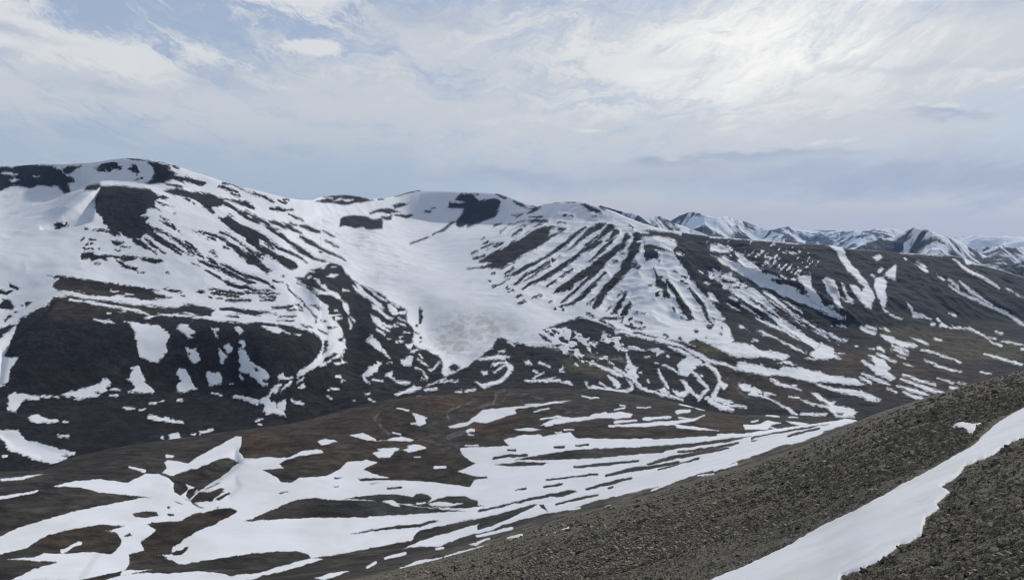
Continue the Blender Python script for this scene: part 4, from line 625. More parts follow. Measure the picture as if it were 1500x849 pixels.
patchy = region([(128,243),(165,236),(200,240),(212,262),(190,268),(150,268),(128,262)], 7)
mott = fbm(PX, PY * 1.5, 26, 4, 215, 0.6)
S = np.where(far_rows & (patchy > 0), np.where(patchy > 0.15, np.minimum(S, (mott + 0.02) * 16), S), S)
# snow caught on ledges of the bare ground high on the mountains
ledge = (SEG > 6.6) & (SEG < 10.8) & (XC[None, :] > 470)
S = np.where(ledge, np.maximum(S, -3.7 + 1.6 * fbm(PX, PY, 40, 2, 77)), S)
def tint_maps():
    cols = dict(brown=(0.043, 0.031, 0.0225), rust=(0.060, 0.037, 0.023), olive=(0.068, 0.056, 0.028), dark=(0.030, 0.029, 0.027))
    out = {}
    for layer, base in (('far', (0.0165, 0.0148, 0.0150)), ('bench', (0.037, 0.032, 0.026))):
        M = np.ones((GH, GW, 3)) * np.array(base)
        for line in TINTS.strip().splitlines():
            ly, sh, c, pts = line.split('|')
            if ly != layer: continue
            p = parse_pts(pts, sh, 2); w = window(p, 14)
            if w is None: continue
            sl, X, Y = w
            d = sd_poly(p, X + 6 * fbm(X, Y, 16, 2, 3), Y + 4 * fbm(X, Y, 14, 2, 9))
            a = np.clip(d / 10 + 0.5, 0, 1)[..., None] * 0.85
            M[sl] = M[sl] * (1 - a) + np.array(cols[c]) * a
        for line in GRAVEL.strip().splitlines():
            ly, sh, pts = line.split('|')
            if ly != layer: continue
            p = parse_pts(pts, sh, 3); w = window(p, 4)
            if w is None: continue
            sl, X, Y = w
            a = (np.clip((sd_band(p, X, Y) - 0.35) / 1.2 + 0.3, 0, 1) * np.clip(0.55 + 1.1 * fbm(X, Y, 7, 3, 21, 0.6), 0, 0.9))[..., None]
            M[sl] = M[sl] * (1 - a) + np.array((0.125, 0.115, 0.102)) * a
        out[layer] = M
    return out

TM = tint_maps()
def sample3(M, px, py):
    return np.stack([sample(M[..., c], px, py, M[0, 0, c]) for c in range(3)], -1)
TCOL = np.where(far_rows[..., None], sample3(TM['far'], PX, PY), sample3(TM['bench'], PX, PY))
TCOL *= (1 + 0.55 * fbm(TX, TY, 70, 4, 41) + 0.9 * fbm(TX, TY, 17, 3, 43, 0.6))[..., None]
scr = np.clip(1 - SEG / 0.45, 0, 1) * np.clip((XC[None, :] - 480) / 200, 0, 1)
TCOL = TCOL * (1 - scr[..., None]) + scr[..., None] * np.array((0.075, 0.067, 0.053)) * (1 + 1.4 * fbm(TX, TY, 9, 3, 47, 0.7))[..., None]
TCOL = np.clip(TCOL, 0.01, 0.5)
TV = np.stack([TX, TY, TZ], -1)
# ------------------------------------------------------------------ materials
def new_mat(name):
    m = bpy.data.materials.new(name); m.use_nodes = True
    nt = m.node_tree; b = nt.nodes['Principled BSDF']
    return m, nt, b

def nd(nt, ty, **kw):
    n = nt.nodes.new(ty)
    for k, v in kw.items():
        if k.startswith('i_'):
            n.inputs[int(k[2:]) if k[2:].isdigit() else k[2:]].default_value = v
        else: setattr(n, k, v)
    return n

def noise(nt, vec, scale, detail=4, rough=0.55, stretch=None):
    if stretch:
        mp = nd(nt, 'ShaderNodeMapping'); mp.inputs['Scale'].default_value = stretch
        nt.links.new(vec, mp.inputs['Vector']); vec = mp.outputs[0]
    n = nd(nt, 'ShaderNodeTexNoise'); n.inputs['Scale'].default_value = scale
    n.inputs['Detail'].default_value = detail; n.inputs['Roughness'].default_value = rough
    nt.links.new(vec, n.inputs['Vector'])
    return n.outputs['Fac']

def math_(nt, op, a, b=None, c=None, clamp=False):
    n = nd(nt, 'ShaderNodeMath', operation=op, use_clamp=clamp)
    for i, v in enumerate((a, b, c)):
        if v is None: continue
        if hasattr(v, 'links') or hasattr(v, 'is_linked'): nt.links.new(v, n.inputs[i])
        else: n.inputs[i].default_value = v
    return n.outputs[0]

def remap(nt, v, a, b, c, d, smooth=False):
    n = nd(nt, 'ShaderNodeMapRange', interpolation_type='SMOOTHSTEP' if smooth else 'LINEAR')
    nt.links.new(v, n.inputs['Value'])
    for k, x in zip(('From Min', 'From Max', 'To Min', 'To Max'), (a, b, c, d)): n.inputs[k].default_value = x
    return n.outputs[0]

def mixc(nt, f, a, b, blend='MIX'):
    n = nd(nt, 'ShaderNodeMix', data_type='RGBA', blend_type=blend, clamp_factor=True)
    for k, v in ((0, f), (6, a), (7, b)):
        if hasattr(v, 'is_linked'): nt.links.new(v, n.inputs[k])
        elif k == 0: n.inputs[k].default_value = v
        else: n.inputs[k].default_value = (*v, 1)
    return n.outputs[2]

def bumped(nt, b, heights):
    """heights: list of (socket, distance in metres, strength)"""
    prev = None
    for h, dist, st in heights:
        n = nd(nt, 'ShaderNodeBump'); n.inputs['Strength'].default_value = st; n.inputs['Distance'].default_value = dist
        nt.links.new(h, n.inputs['Height'])
        if prev is not None: nt.links.new(prev, n.inputs['Normal'])
        prev = n.outputs[0]
    nt.links.new(prev, b.inputs['Normal'])

SNOWC = (0.74, 0.748, 0.772)
def ragged(nt, co, ed, sc):
    wgt = 0.125 if sc < 0.3 else 0.24
    # half-melted margin: snow and stones interleave in crumbs that stretch down the slope
    n1 = noise(nt, co, sc, 5, 0.62); n2 = noise(nt, co, sc * 1.6, 5, 0.62, (1.0, 0.35, 0.6))
    v = math_(nt, 'MULTIPLY_ADD', math_(nt, 'ADD', n1, n2), 0.95, -0.95)
    v = math_(nt, 'ADD', v, math_(nt, 'MULTIPLY', ed, wgt))
    return remap(nt, v, -0.12, 0.14, 0, 1) if sc < 0.3 else remap(nt, v, -0.08, 0.11, 0, 1)

def rock_material(name, scales, contrast, bumps, snow_attr=False, frost=None):
    m, nt, b = new_mat(name)
    co = nd(nt, 'ShaderNodeTexCoord').outputs['Object']
    at = nd(nt, 'ShaderNodeAttribute', attribute_name='ground'); col = at.outputs['Color']
    f = None
    for s, w in scales:
        n = remap(nt, noise(nt, co, s, 5, 0.62), 0.25, 0.75, 1 - w, 1 + w)
        f = n if f is None else math_(nt, 'MULTIPLY', f, n)
    f = math_(nt, 'POWER', f, contrast)
    g = nd(nt, 'ShaderNodeCombineColor')
    for i in range(3): nt.links.new(f, g.inputs[i])
    c = mixc(nt, 1.0, col, g.outputs[0], 'MULTIPLY')
    if frost:
        ed = nd(nt, 'ShaderNodeAttribute', attribute_name='edge').outputs['Fac']
        c = mixc(nt, ragged(nt, co, ed, frost), c, SNOWC)
    if snow_attr:
        sn = nd(nt, 'ShaderNodeAttribute', attribute_name='snow').outputs['Fac']
        sn = math_(nt, 'ADD', sn, remap(nt, noise(nt, co, 1 / 260.0, 4, 0.6), 0.3, 0.7, -0.5, 0.5))
        c = mixc(nt, remap(nt, sn, -0.22, 0.26, 0.02, 1), c, (0.80, 0.82, 0.86))
    nt.links.new(c, b.inputs['Base Color'])
    b.inputs['Roughness'].default_value = 0.95; b.inputs['Specular IOR Level'].default_value = 0.15
    bumped(nt, b, [(noise(nt, co, s, 4, 0.6), d, st) for s, d, st in bumps])
    return m

def snow_material(name, bumps, tone=None, frost=0.1):
    tone = tone or SNOWC
    m, nt, b = new_mat(name)
    co = nd(nt, 'ShaderNodeTexCoord').outputs['Object']
    dirt = nd(nt, 'ShaderNodeAttribute', attribute_name='dirt').outputs['Fac']
    v = remap(nt, noise(nt, co, bumps[0][0] * 0.5, 4, 0.6), 0.3, 0.7, 0.93, 1.03)
    g = nd(nt, 'ShaderNodeCombineColor')
    for i in range(3): nt.links.new(v, g.inputs[i])
    c = mixc(nt, 1.0, tone, g.outputs[0], 'MULTIPLY')
    c = mixc(nt, dirt, c, (0.47, 0.45, 0.39))
    ed = nd(nt, 'ShaderNodeAttribute', attribute_name='edge').outputs['Fac']
    gc = nd(nt, 'ShaderNodeAttribute', attribute_name='ground').outputs['Color']
    c = mixc(nt, ragged(nt, co, ed, frost), gc, c)
    nt.links.new(c, b.inputs['Base Color'])
    b.inputs['Roughness'].default_value = 0.75; b.inputs['Specular IOR Level'].default_value = 0.2
    bumped(nt, b, [(noise(nt, co, s, 4, 0.55, st3), d, st) for s, d, st, st3 in bumps])
    return m

M_FAR = rock_material('dark mountain scree', [(1/120., 0.25), (1/28., 0.32), (1/9., 0.3)], 1.0, [(1/40., 10.0, 0.7), (1/12., 3.5, 0.8)], frost=1/11.)
M_BENCH = rock_material('brown tundra gravel', [(1/60., 0.3), (1/14., 0.4), (1/4., 0.35)], 1.0, [(1/16., 4.0, 0.7), (1/5., 1.6, 0.8)], frost=1/2.)
M_NEAR = rock_material('shale scree', [(1/5., 0.12), (2.2, 0.28), (9.0, 0.3), (40.0, 0.2)], 1.0, [(1/2.0, 0.5, 0.35), (3.5, 0.10, 0.8), (16.0, 0.025, 0.7)])
M_STONE = rock_material('shale stone', [(4.0, 0.15), (14.0, 0.25), (60.0, 0.2)], 1.0, [(14.0, 0.02, 0.5), (60.0, 0.006, 0.5)])
M_DIST = rock_material('distant mountain rock', [(1/400., 0.2), (1/90., 0.2)], 1.0, [(1/300., 90.0, 0.7), (1/90., 25.0, 0.5)], snow_attr=True)
M_SNOWF = snow_material('old mountain snow', [(1/60., 4.0, 0.26, None), (1/14., 1.0, 0.35, None)], frost=1/11.)
M_SNOWB = snow_material('old hillside snow', [(1/25., 1.6, 0.3, None), (1/5., 0.4, 0.4, (0.5, 1.0, 1.0))], frost=1/2.)
M_SNOWN = snow_material('near firn snow', [(0.7, 0.06, 0.22, None), (7.0, 0.010, 0.25, None)], tone=(0.71, 0.712, 0.722), frost=2.2)

# ------------------------------------------------------------------ terrain objects
def ylim(pts, v): return np.interp(v, [p[0] for p in pts], [p[1] for p in pts])
xL = ylim([(200,458),(290,452),(340,470),(370,488),(400,440),(440,457),(480,478),(520,478),(560,430),(640,410)], PY)
xM = ylim([(200,800),(302,789),(330,722),(400,680),(440,720),(480,800),(500,740),(530,690),(560,640)], PY)
xR = ylim([(300,985),(343,1000),(365,990),(400,1010),(440,1040),(470,1062),(500,1085),(600,1100)], PY)
yV = ylim([(405,660),(420,600),(435,405),(484,383),(545,423),(600,480),(650,546),(690,531),(740,495),(800,480),(850,463),(905,480),(1000,502),(1100,527),(1150,545),(1250,600),(1300,590),(1400,562),(1500,540),(1680,500)], PX)
REG = np.where(PX < xL, 1, np.where(PX < xM, 2, np.where(PX < xR, 3, 4)))
REG = np.where((PY > yV) & (PX > 410), 5, REG)
REG = np.where(SEG < 3.6, 0, REG); REG = np.where(SEG > 12.5, 6, REG)
QUADS = grid_quads(len(seg), NC)
QREG = REG[:-1, :-1]
FLATV = TV.reshape(-1, 3); FLATC = TCOL.reshape(-1, 3)

names = {0: ('hillside', 'brown snow-banded hillside bench between the scree slope and the valley', M_BENCH),
         1: ('mountain', 'broad snowy mountain with a dark bluff at its foot', M_FAR),
         2: ('mountain', 'snow-covered cirque walls behind the glacier', M_FAR),
         3: ('mountain', 'rounded mountain with slanting dark streaks', M_FAR),
         4: ('mountain', 'long dark flat-topped ridge', M_FAR),
         5: ('valley', 'dark moraine valley with braided snow strips', M_FAR),
         6: ('terrain', None, M_FAR)}
TERRAIN = {}
for k, (nm, lb, mt) in names.items():
    qd, (v, c) = compact(QUADS[QREG == k], FLATV, FLATC)
    TERRAIN[k] = (make_object(nm, v, qd, mt, {'ground': c}, label=lb, kind='structure'), QREG == k)

# ------------------------------------------------------------------ snow lying on the terrain: sheets with their own thickness
DIRT = np.clip(sd_poly(np.array([(610,512),(625,470),(660,445),(700,440),(745,462),(790,482),(810,492),(790,503),(740,500),(700,535),(650,535)], float), PX, PY) / 22, 0, 1)
DIRT = DIRT * np.clip(0.34 + 1.3 * fbm(PX, PY * 1.9, 9, 4, 61, 0.6), 0, 0.75)
DIRT = np.maximum(DIRT, np.clip(sd_band(np.array([(165, 795, 3), (140, 815, 7), (120, 846, 10)], float), PX, PY) / 3 + 0.5, 0, 1) * 0.3)
for bx, by, br in ((687, 417, 7), (685, 442, 7), (735, 300, 3), (365, 350, 4)):
    DIRT = np.maximum(DIRT, 0.16 * np.exp(-((PX - bx) ** 2 + (PY - by) ** 2) / br ** 2))
streak = np.clip(sd_band(np.array([(520, 440, 1), (560, 425, 1.4), (625, 402, 1.4), (668, 401, 1)], float), PX, PY) / 1.5 + 0.6, 0, 1)
DIRT = np.maximum(DIRT, 0.10 * streak)

DIRT = np.where(far_rows, DIRT, np.maximum(DIRT, np.clip(0.45 * fbm(TX * 0.8 + TY * 0.2, TY * 0.45, 55, 4, 88, 0.6), 0, 0.22)))
DIRT = np.where(far_rows & (SEG < 7), np.maximum(DIRT, np.clip(0.35 * fbm(TX, TY, 60, 4, 89, 0.6), 0, 0.16)), DIRT)
def kd_single(name): return name != 'glacier'
def snow_sheet(name, Sf, mask, mat, **kw):
    T = np.clip(0.00022 * TR, 0.12, 0.75)
    off = np.clip(Sf * TR / FPX * 0.22, -1.6 * T, T)
    keep = mask & (np.maximum(np.maximum(Sf[:-1, :-1], Sf[1:, :-1]), np.maximum(Sf[:-1, 1:], Sf[1:, 1:])) > -0.05)
    if not keep.any(): return None
    if kw.get('cat') and kd_single(name):      # one body of snow: what hangs together with its thickest point
        mid = np.where(keep, Sf[:-1, :-1], -99); r0, c0 = np.unravel_index(mid.argmax(), mid.shape)
        rows, cols = np.nonzero(keep); ra, rb, ca, cb = rows.min(), rows.max() + 1, cols.min(), cols.max() + 1
        K = keep[ra:rb, ca:cb]; F = np.zeros_like(K); F[r0 - ra, c0 - ca] = True
        while True:
            G = F.copy()
            G[1:] |= F[:-1]; G[:-1] |= F[1:]; G[:, 1:] |= F[:, :-1]; G[:, :-1] |= F[:, 1:]
            G &= K
            if (G == F).all(): break
            F = G
        keep = np.zeros_like(keep); keep[ra:rb, ca:cb] = F
    V = TV.copy(); V[..., 2] += off
    qd, (v, d, e, c) = compact(QUADS[keep], V.reshape(-1, 3), DIRT.ravel(), np.clip(Sf, -8, 8).ravel(), FLATC)
    return make_object(name, v, qd, mat, {'dirt': d, 'edge': e, 'ground': c}, **kw)

EDGE = S.copy()
for line in BODIES.strip().splitlines():
    layer, sh, outl, nm, cat, lb, grp = line.split('|')
    if layer == 'near': continue
    Mb = np.full((GH, GW), -PAD)
    for part in outl.split(';'):
        ty, pts = part.strip().split(' ', 1)
        apply_shape(Mb, ty, parse_pts(pts, sh, 3 if ty in 'SR' else 2))
    if 'comma' in lb and 'curving' in lb:
        apply_shape(Mb, 'R', np.array([(375.5, 540.5, 3.6), (377, 541.5, 3.2)]))
    Sb = sample(Mb, PX, PY) + 0.6 * grain
    rows = (far_rows if layer == 'far' else ~far_rows)[:-1, :-1] & (SEG[:-1, :-1] < 11)
    snow_sheet(nm, Sb, rows, M_SNOWF if layer == 'far' else M_SNOWB, label=lb, cat=cat, group=grp or None)
    EDGE = np.where(far_rows if layer == 'far' else ~far_rows, np.maximum(EDGE, Sb), EDGE)
    S = np.where(Sb > -1.2, np.minimum(S, -2.0), S) if layer == 'far' else np.where(Sb > 0.3, np.minimum(S, -0.6), S)

covers = {0: ('snow_cover', 'white snow banks and bands lying across the brown hillside bench', None, 'stuff'),
          1: ('snow_cover', 'snow cover of the broad mountain above the dark bluff', None, 'stuff'),
          2: ('glacier', 'wide white glacier tongue coming down between the two streaked mountains', 'glacier', None),
          3: ('snow_cover', 'snow cover with dark rock streaks on the rounded middle mountain', None, 'stuff'),
          4: ('snow_cover', 'snow bands and mottled snow on the long dark ridge and its foot', None, 'stuff'),
          5: ('snow_cover', 'branching snow strips in the dark moraine valley', None, 'stuff'),
          6: ('snow_cover', 'far snow on the land beyond the mountains', None, 'stuff')}
for k, (nm, lb, cat, kd) in covers.items():
    snow_sheet(nm, S, QREG == k, M_SNOWF if k else M_SNOWB, label=lb, cat=cat, kind=kd)

for k, (ob, msk) in TERRAIN.items():
    _, (e,) = compact(QUADS[msk], np.clip(EDGE, -8, 8).ravel())
    at = ob.data.attributes.new('edge', 'FLOAT', 'POINT'); at.data.foreach_set('value', np.ascontiguousarray(e, np.float32))

# ------------------------------------------------------------------ near scree slope
XN = np.arange(240.0, 1900.0, 1.15)
dn = [0.0]
while dn[-1] < 560: dn.append(dn[-1] + 0.5 + min(0.9, dn[-1] / 140.0) + (0.8 if dn[-1] > 330 else 0))
DN = np.array(dn)
BY, BR = curve1(B_Y, XN), curve1(B_R, XN)
KV = 4000.0
Rn = 1.0 / (1.0 / BR[None, :] + DN[:, None] / KV)
an, tn = bearing(np.repeat(XN[None, :], len(DN), 0), BY[None, :] + DN[:, None])
NX, NY, NZ = Rn * np.sin(an), Rn * np.cos(an), Rn * tn
foot = Rn / FPX * 1.3
edge = np.clip(DN[:, None] / 8.0, 0, 1)
def band_w(size): return np.clip((size / foot - 1.5) / 3.0, 0, 1)
smooth_z = NZ + edge * np.clip(Rn / 60, 0.1, 3.5) * 0.35 * fbm(NX, NY, 14, 3, 8) + 0.02 * fbm(NX, NY, 2.6, 2, 3) * band_w(2.0)
rough = np.zeros_like(NZ); tone = np.zeros_like(NZ)
for size, a, sd in ((1.0, 0.06, 101), (0.42, 0.16, 211), (0.20, 0.22, 307), (0.10, 0.22, 401)):
    w = band_w(size)
    val, hgt, ed = cells(NX + 0.3 * size * vnoise(NX / size, NY / size, 5), NY + 0.3 * size * vnoise(NX / size, NY / size, 6), size, sd)
    rough += w * a * size * (hgt - 0.25 * np.exp(-ed * 9))
    tone += (w if size < 2 else 0.5 * w) * 0.34 * (val - 0.5) * (1.0 if size < 2 else 0.6)
# far part of the slope: low ribs of coarser stones running across it
ribs = fbm(NX * 0.55 + NY * 0.2, NY * 1.5 - NX * 0.3, 22.0, 5, 71, 0.62)
rough += edge * np.clip((Rn - 25) / 60, 0, 1) * 0.9 * ribs
tone += np.clip((Rn - 25) / 60, 0, 1) * 0.30 * ribs + 0.22 * fbm(NX, NY, 6, 4, 81)
tone += np.clip((Rn - 15) / 40, 0, 1) * 0.55 * fbm(NX / (foot * 5.0 + 0.02) * 0.02, NY, 1.0, 1, 9) * 0
grit_u, grit_v = an * FPX, np.log(Rn) * 160.0
tone += np.clip((Rn - 18) / 30, 0, 1) * 0.42 * fbm(NX * 3.1, NY * 1.3, 3.2, 5, 53, 0.75)
NPX, NPY = to_photo(NX, NY, NZ)
NS = sample(NEAM, NPX, NPY, -PAD, False) + 0.7 * edge * fbm(NX, NY, 0.5, 3, 19)
for line in BODIES.strip().splitlines():
    layer, sh, outl, nm, cat, lb, grp = line.split('|')
    if layer != 'near': continue
    Mb = np.full((GH, GW), -PAD); apply_shape(Mb, 'n', parse_pts(outl[2:], sh, 2))
    NSP = sample(Mb, NPX, NPY, -PAD, False) + 1.6 * fbm(NX, NY, 1.2, 4, 29, 0.6)
snowy = np.clip(np.maximum(NS, NSP) / 3.0 + 0.3, 0, 1)
NZr = smooth_z + rough * (1 - np.clip(np.maximum(NS, NSP) / 2.0 + 1.0, 0, 1)) - 0.02 * (np.maximum(NS, NSP) > 0)
base = np.array((0.208, 0.182, 0.140))
warm = fbm(NX, NY, 9, 3, 131)[..., None] * np.array((0.016, 0.006, -0.004))
NCOL = np.clip((base * 0.50 + warm) * (1 + tone)[..., None], 0.012, 0.4)
NV = np.stack([NX, NY, NZr], -1)
NQ = grid_quads(len(DN), len(XN))
ok = (NPY > 300)
make_object('scree_slope', NV.reshape(-1, 3), NQ.reshape(-1, 4), M_NEAR, {'ground': NCOL.reshape(-1, 3)}, smooth=False,
            label='near grey-brown scree slope falling away to the left', kind='structure')

def near_sheet(name, Sf, thick, **kw):
    px_m = Rn / FPX
    T = np.clip(thick * np.clip(Rn / 12, 0.6, 6), 0.05, 0.6)
    off = np.clip(Sf * px_m * 1.2, -0.5 * np.clip(Rn / 12, 1, 10), T)
    z = smooth_z + off + np.where(Sf > 0, 0.02, 0)
    keep = np.maximum(np.maximum(Sf[:-1, :-1], Sf[1:, :-1]), np.maximum(Sf[:-1, 1:], Sf[1:, 1:])) > -1.5
    qd, (v, d, e, c) = compact(NQ[keep], np.stack([NX, NY, z], -1).reshape(-1, 3), ndirt.ravel(), np.clip(Sf * 1.5, -8, 8).ravel(), NCOL.reshape(-1, 3))
    return make_object(name, v, qd, M_SNOWN, {'dirt': d, 'edge': e, 'ground': c}, **kw)
ndirt = 0.35 * np.clip(sd_band(np.array([(1310, 752, 1.0), (1340, 742, 5.0), (1362, 733, 3.0)], float), NPX, NPY) / 4 + 0.5, 0, 1) * np.clip(0.5 + 2 * fbm(NX, NY, 0.5, 3, 77), 0, 1)
ndirt = np.maximum(ndirt, np.clip(0.02 + 0.55 * fbm(NX, NY, 1.6, 4, 83, 0.6), 0, 0.20))
near_sheet('snow_tongue', NS, 0.03, label='long smooth snow tongue running diagonally down the near scree slope', cat='snow tongue')
near_sheet('snow_patch', NSP, 0.03, label='lone small snow patch lying on the near scree slope beside the snow tongue', cat='snow patch')

# ------------------------------------------------------------------ loose shale stones on the near slope (gravel nobody could count: one object)
def stone_shapes(n):
    out = []
    for i in range(n):
        k = 6 + i % 3
        ang = np.sort(rng.uniform(0, 2 * math.pi, k)); rad = rng.uniform(0.65, 1.0, k)
        asp = rng.uniform(0.5, 0.9)
        top = np.stack([np.cos(ang) * rad * 0.86, np.sin(ang) * rad * asp * 0.86, rng.uniform(0.16, 0.36, k)], 1)
        bot = np.stack([np.cos(ang) * rad, np.sin(ang) * rad * asp, np.full(k, -0.22)], 1)
        mid = np.array([[0, 0, top[:, 2].mean() + 0.03]])
        v = np.vstack([top, bot, mid]); f = []
        for j in range(k):
            j2 = (j + 1) % k
            f += [(j, j + k, j2 + k), (j, j2 + k, j2), (2 * k, j, j2)]
        out.append((v, np.array(f)))
    return out
SHP = stone_shapes(14)
NST = 270000
su = rng.uniform(0, 1, NST)
sr = np.where(rng.uniform(0, 1, NST) < 0.5, 7.0 * (90.0 / 7.0) ** su, 1.0 / (1 / 330.0 + su * (1 / 35.0 - 1 / 330.0)))
sx = rng.uniform(560, 1860, NST)
sby = curve1(B_Y, sx); sbr = curve1(B_R, sx)
sd = (1 / sr - 1 / sbr) * KV
ci = np.clip((sx - XN[0]) / 1.15, 0, len(XN) - 1).astype(int); ri = np.clip(np.searchsorted(DN, sd), 0, len(DN) - 1)
size = np.clip(rng.lognormal(-3.2, 0.6, NST), 0.015, 0.24) * np.clip(sr / 34, 0.8, 5.5)
fines = fbm(NX[ri, ci] * 1.0 + NY[ri, ci] * 0.3, NY[ri, ci] * 0.5, 7.0, 4, 611, 0.6)
stray = rng.uniform(0, 1, NST) < 0.012
good = np.nonzero((sd > 1.5) & ((fines > -0.13) | (rng.uniform(0, 1, NST) < 0.35)) & (sby + sd < 905) & (np.maximum(NS, NSP)[ri, ci] < -1.0 - 0.4 * size * FPX / sr) | (stray & (sd > 30) & (sby + sd < 905) & (size < 0.06 * np.clip(sr / 30, 1, 3))))[0]
sv, sf, sc = [], [], []
cnt = 0
for q_ in range(14):
    sel = good[np.arange(len(good)) % 14 == q_]
    v, f = SHP[q_]; n = len(sel); r_, c_ = ri[sel], ci[sel]
    a = rng.uniform(0, 6.283, n); t1, t2 = rng.normal(-0.30, 0.30, n), rng.normal(-0.28, 0.30, n)
    ca, sa = np.cos(a)[:, None], np.sin(a)[:, None]; sz = size[sel][:, None]
    X = (v[None, :, 0] * ca - v[None, :, 1] * sa) * sz; Y = (v[None, :, 0] * sa + v[None, :, 1] * ca) * sz
    Z = v[None, :, 2] * sz * rng.uniform(0.7, 1.5, n)[:, None] + X * t1[:, None] + Y * t2[:, None]
    P = np.stack([X + NX[r_, c_][:, None], Y + NY[r_, c_][:, None], Z + (NZr[r_, c_] + size[sel] * 0.03)[:, None]], -1)
    sv.append(P.reshape(-1, 3)); sf.append((f[None] + (cnt + np.arange(n) * len(v))[:, None, None]).reshape(-1, 3)); cnt += n * len(v)
    k = np.clip((0.96 + 0.21 * rng.normal(size=n)) * (1 + 0.5 * fines[sel]), 0.35, 1.9)[:, None]
    cc = np.clip(base[None] * k + rng.normal(0, 0.004, (n, 3)), 0.01, 0.35)
    sc.append(np.repeat(cc, len(v), 0))
make_object('scree_stones', np.vstack(sv), np.vstack(sf), M_STONE, {'ground': np.vstack(sc)}, smooth=False,
            label='loose angular shale stones covering the near slope', kind='stuff')
print('stones', len(good))

# ------------------------------------------------------------------ distant ranges
def distant_range(pts, dist, label, seed, snow, depth=2200.0, base=-640.0, rock=(0.027, 0.028, 0.036)):
    x = np.arange(pts[0][0], pts[-1][0] + 0.1, 1.0)
    y = np.interp(x, [p[0] for p in pts], [p[1] for p in pts])
    r0 = np.interp(x, [p[0] for p in pts], [dist * (1 + 0.05 * math.sin(p[0] * 0.05 + seed)) for p in pts])
    a, t = bearing(x, y)
    zc = r0 * t
    s = np.concatenate([np.linspace(-1, 0, 24)[:-1], np.linspace(0, 1, 56)])
    rr = r0[None] - s[:, None] * depth
    prof = 1 - np.abs(s) ** 0.85
    zz = base + (zc[None] - base) * prof[:, None]
    X, Y = rr * np.sin(a), rr * np.cos(a)
    w = (1 - np.abs(prof * 2 - 1)) ** 0.7 * 0.8
    rd = 1 - 2 * np.abs(fbm(X + 200 * fbm(X, Y, 900, 2, seed), Y, depth * 0.42, 4, seed + 3))
    zz = zz + w[:, None] * depth * 0.11 * (rd - 0.45) + depth * 0.010 * fbm(X, Y, depth * 0.12, 4, seed + 9)
    gz = np.gradient(zz, axis=1) / (np.abs(np.gradient(X, axis=1)) + 1)
    sn = snow + 1.25 * fbm(X, Y, depth * 0.16, 5, seed + 21, 0.68) - 0.25 * gz - 0.18 * (rd - 0.6) + 0.25 * (prof[:, None] - 0.5)
    col = np.ones(X.shape + (3,)) * np.array(rock)
    make_object('mountain', np.stack([X, Y, zz], -1).reshape(-1, 3), grid_quads(len(s), len(x)).reshape(-1, 4), M_DIST,
                {'ground': col.reshape(-1, 3), 'snow': sn.ravel()}, label=label, kind='structure')

distant_range([(820,345),(850,310),(880,301.5),(905,308),(920,312),(936,316.5),(950,326),(975,345)], 9500, 'dark hill peering over the middle mountain', 1, -0.5, 1800)
distant_range([(900,350),(930,328),(945,321),(955,318),(966,316.5),(978,321),(990,326),(1010,335),(1040,346)], 11000, 'low snowy hills right of the middle mountain', 2, 0.25, 1800)
distant_range([(960,345),(978,326),(990,319),(1000,314),(1009,311),(1020,311.5),(1032,314),(1050,318),(1064,317.5),(1075,320),(1090,325),(1105,330),(1120,336),(1150,345),(1180,352)], 13500, 'blue snow-streaked peak on the horizon', 3, -0.12, 2600)
distant_range([(1090,350),(1120,339),(1140,335),(1155,332.5),(1165,335),(1175,337),(1190,336.5),(1210,338),(1230,337),(1250,337.5),(1262,339),(1280,337),(1295,335),(1310,335.5),(1325,338),(1345,343),(1400,350),(1450,352)], 24000, 'far blue snowy range', 4, 0.0, 4200)
distant_range([(1230,368),(1260,360),(1280,352),(1295,347),(1310,342),(1325,337),(1338,334.5),(1346,334),(1356,335.5),(1366,339),(1376,344),(1390,349),(1405,355),(1420,362),(1440,372),(1470,385),(1500,396)], 8200, 'pointed half-bare peak behind the dark ridge', 5, -0.18, 1700)
distant_range([(1340,356),(1370,349),(1395,349.5),(1410,347.5),(1430,346),(1440,347.5),(1455,349),(1470,347.5),(1500,349.5),(1540,347),(1600,346),(1680,349),(1800,346),(2000,352)], 19000, 'wide white snowfields on the horizon', 6, 0.75, 4200)
distant_range([(1370,372),(1400,362),(1420,361),(1440,363),(1465,361),(1485,364),(1500,362),(1540,359),(1600,362),(1680,360),(1800,358),(2000,366)], 9800, 'rough snow-mottled hills at the end of the ridge', 7, 0.16, 2000)
distant_range([(1440,402),(1470,393),(1490,385),(1510,380),(1550,377),(1620,380),(1680,384),(1800,378),(2000,390)], 7400, 'dark blue spur beyond the ridge end', 8, -0.4, 1100)

# ------------------------------------------------------------------ camera, sun, sky, haze
cam = bpy.data.cameras.new('camera'); co = bpy.data.objects.new('camera', cam); C.objects.link(co)
cam.sensor_width = 36.0; cam.lens = FPX / 1500 * 36.0; cam.clip_start = 0.1; cam.clip_end = 200000
co.rotation_euler = (R(90) - PIT, 0, 0)
bpy.context.scene.camera = co

SUN_AZ, SUN_EL = 42.0, 34.0
sl = bpy.data.lights.new('sun', 'SUN'); sl.energy = 2.6; sl.angle = R(2.5); sl.color = (1.0, 0.95, 0.88)
so = bpy.data.objects.new('sun', sl); C.objects.link(so)
sdir = Vector((math.sin(R(SUN_AZ)) * math.cos(R(SUN_EL)), math.cos(R(SUN_AZ)) * math.cos(R(SUN_EL)), math.sin(R(SUN_EL))))
so.rotation_euler = (-sdir).to_track_quat('-Z', 'Y').to_euler()

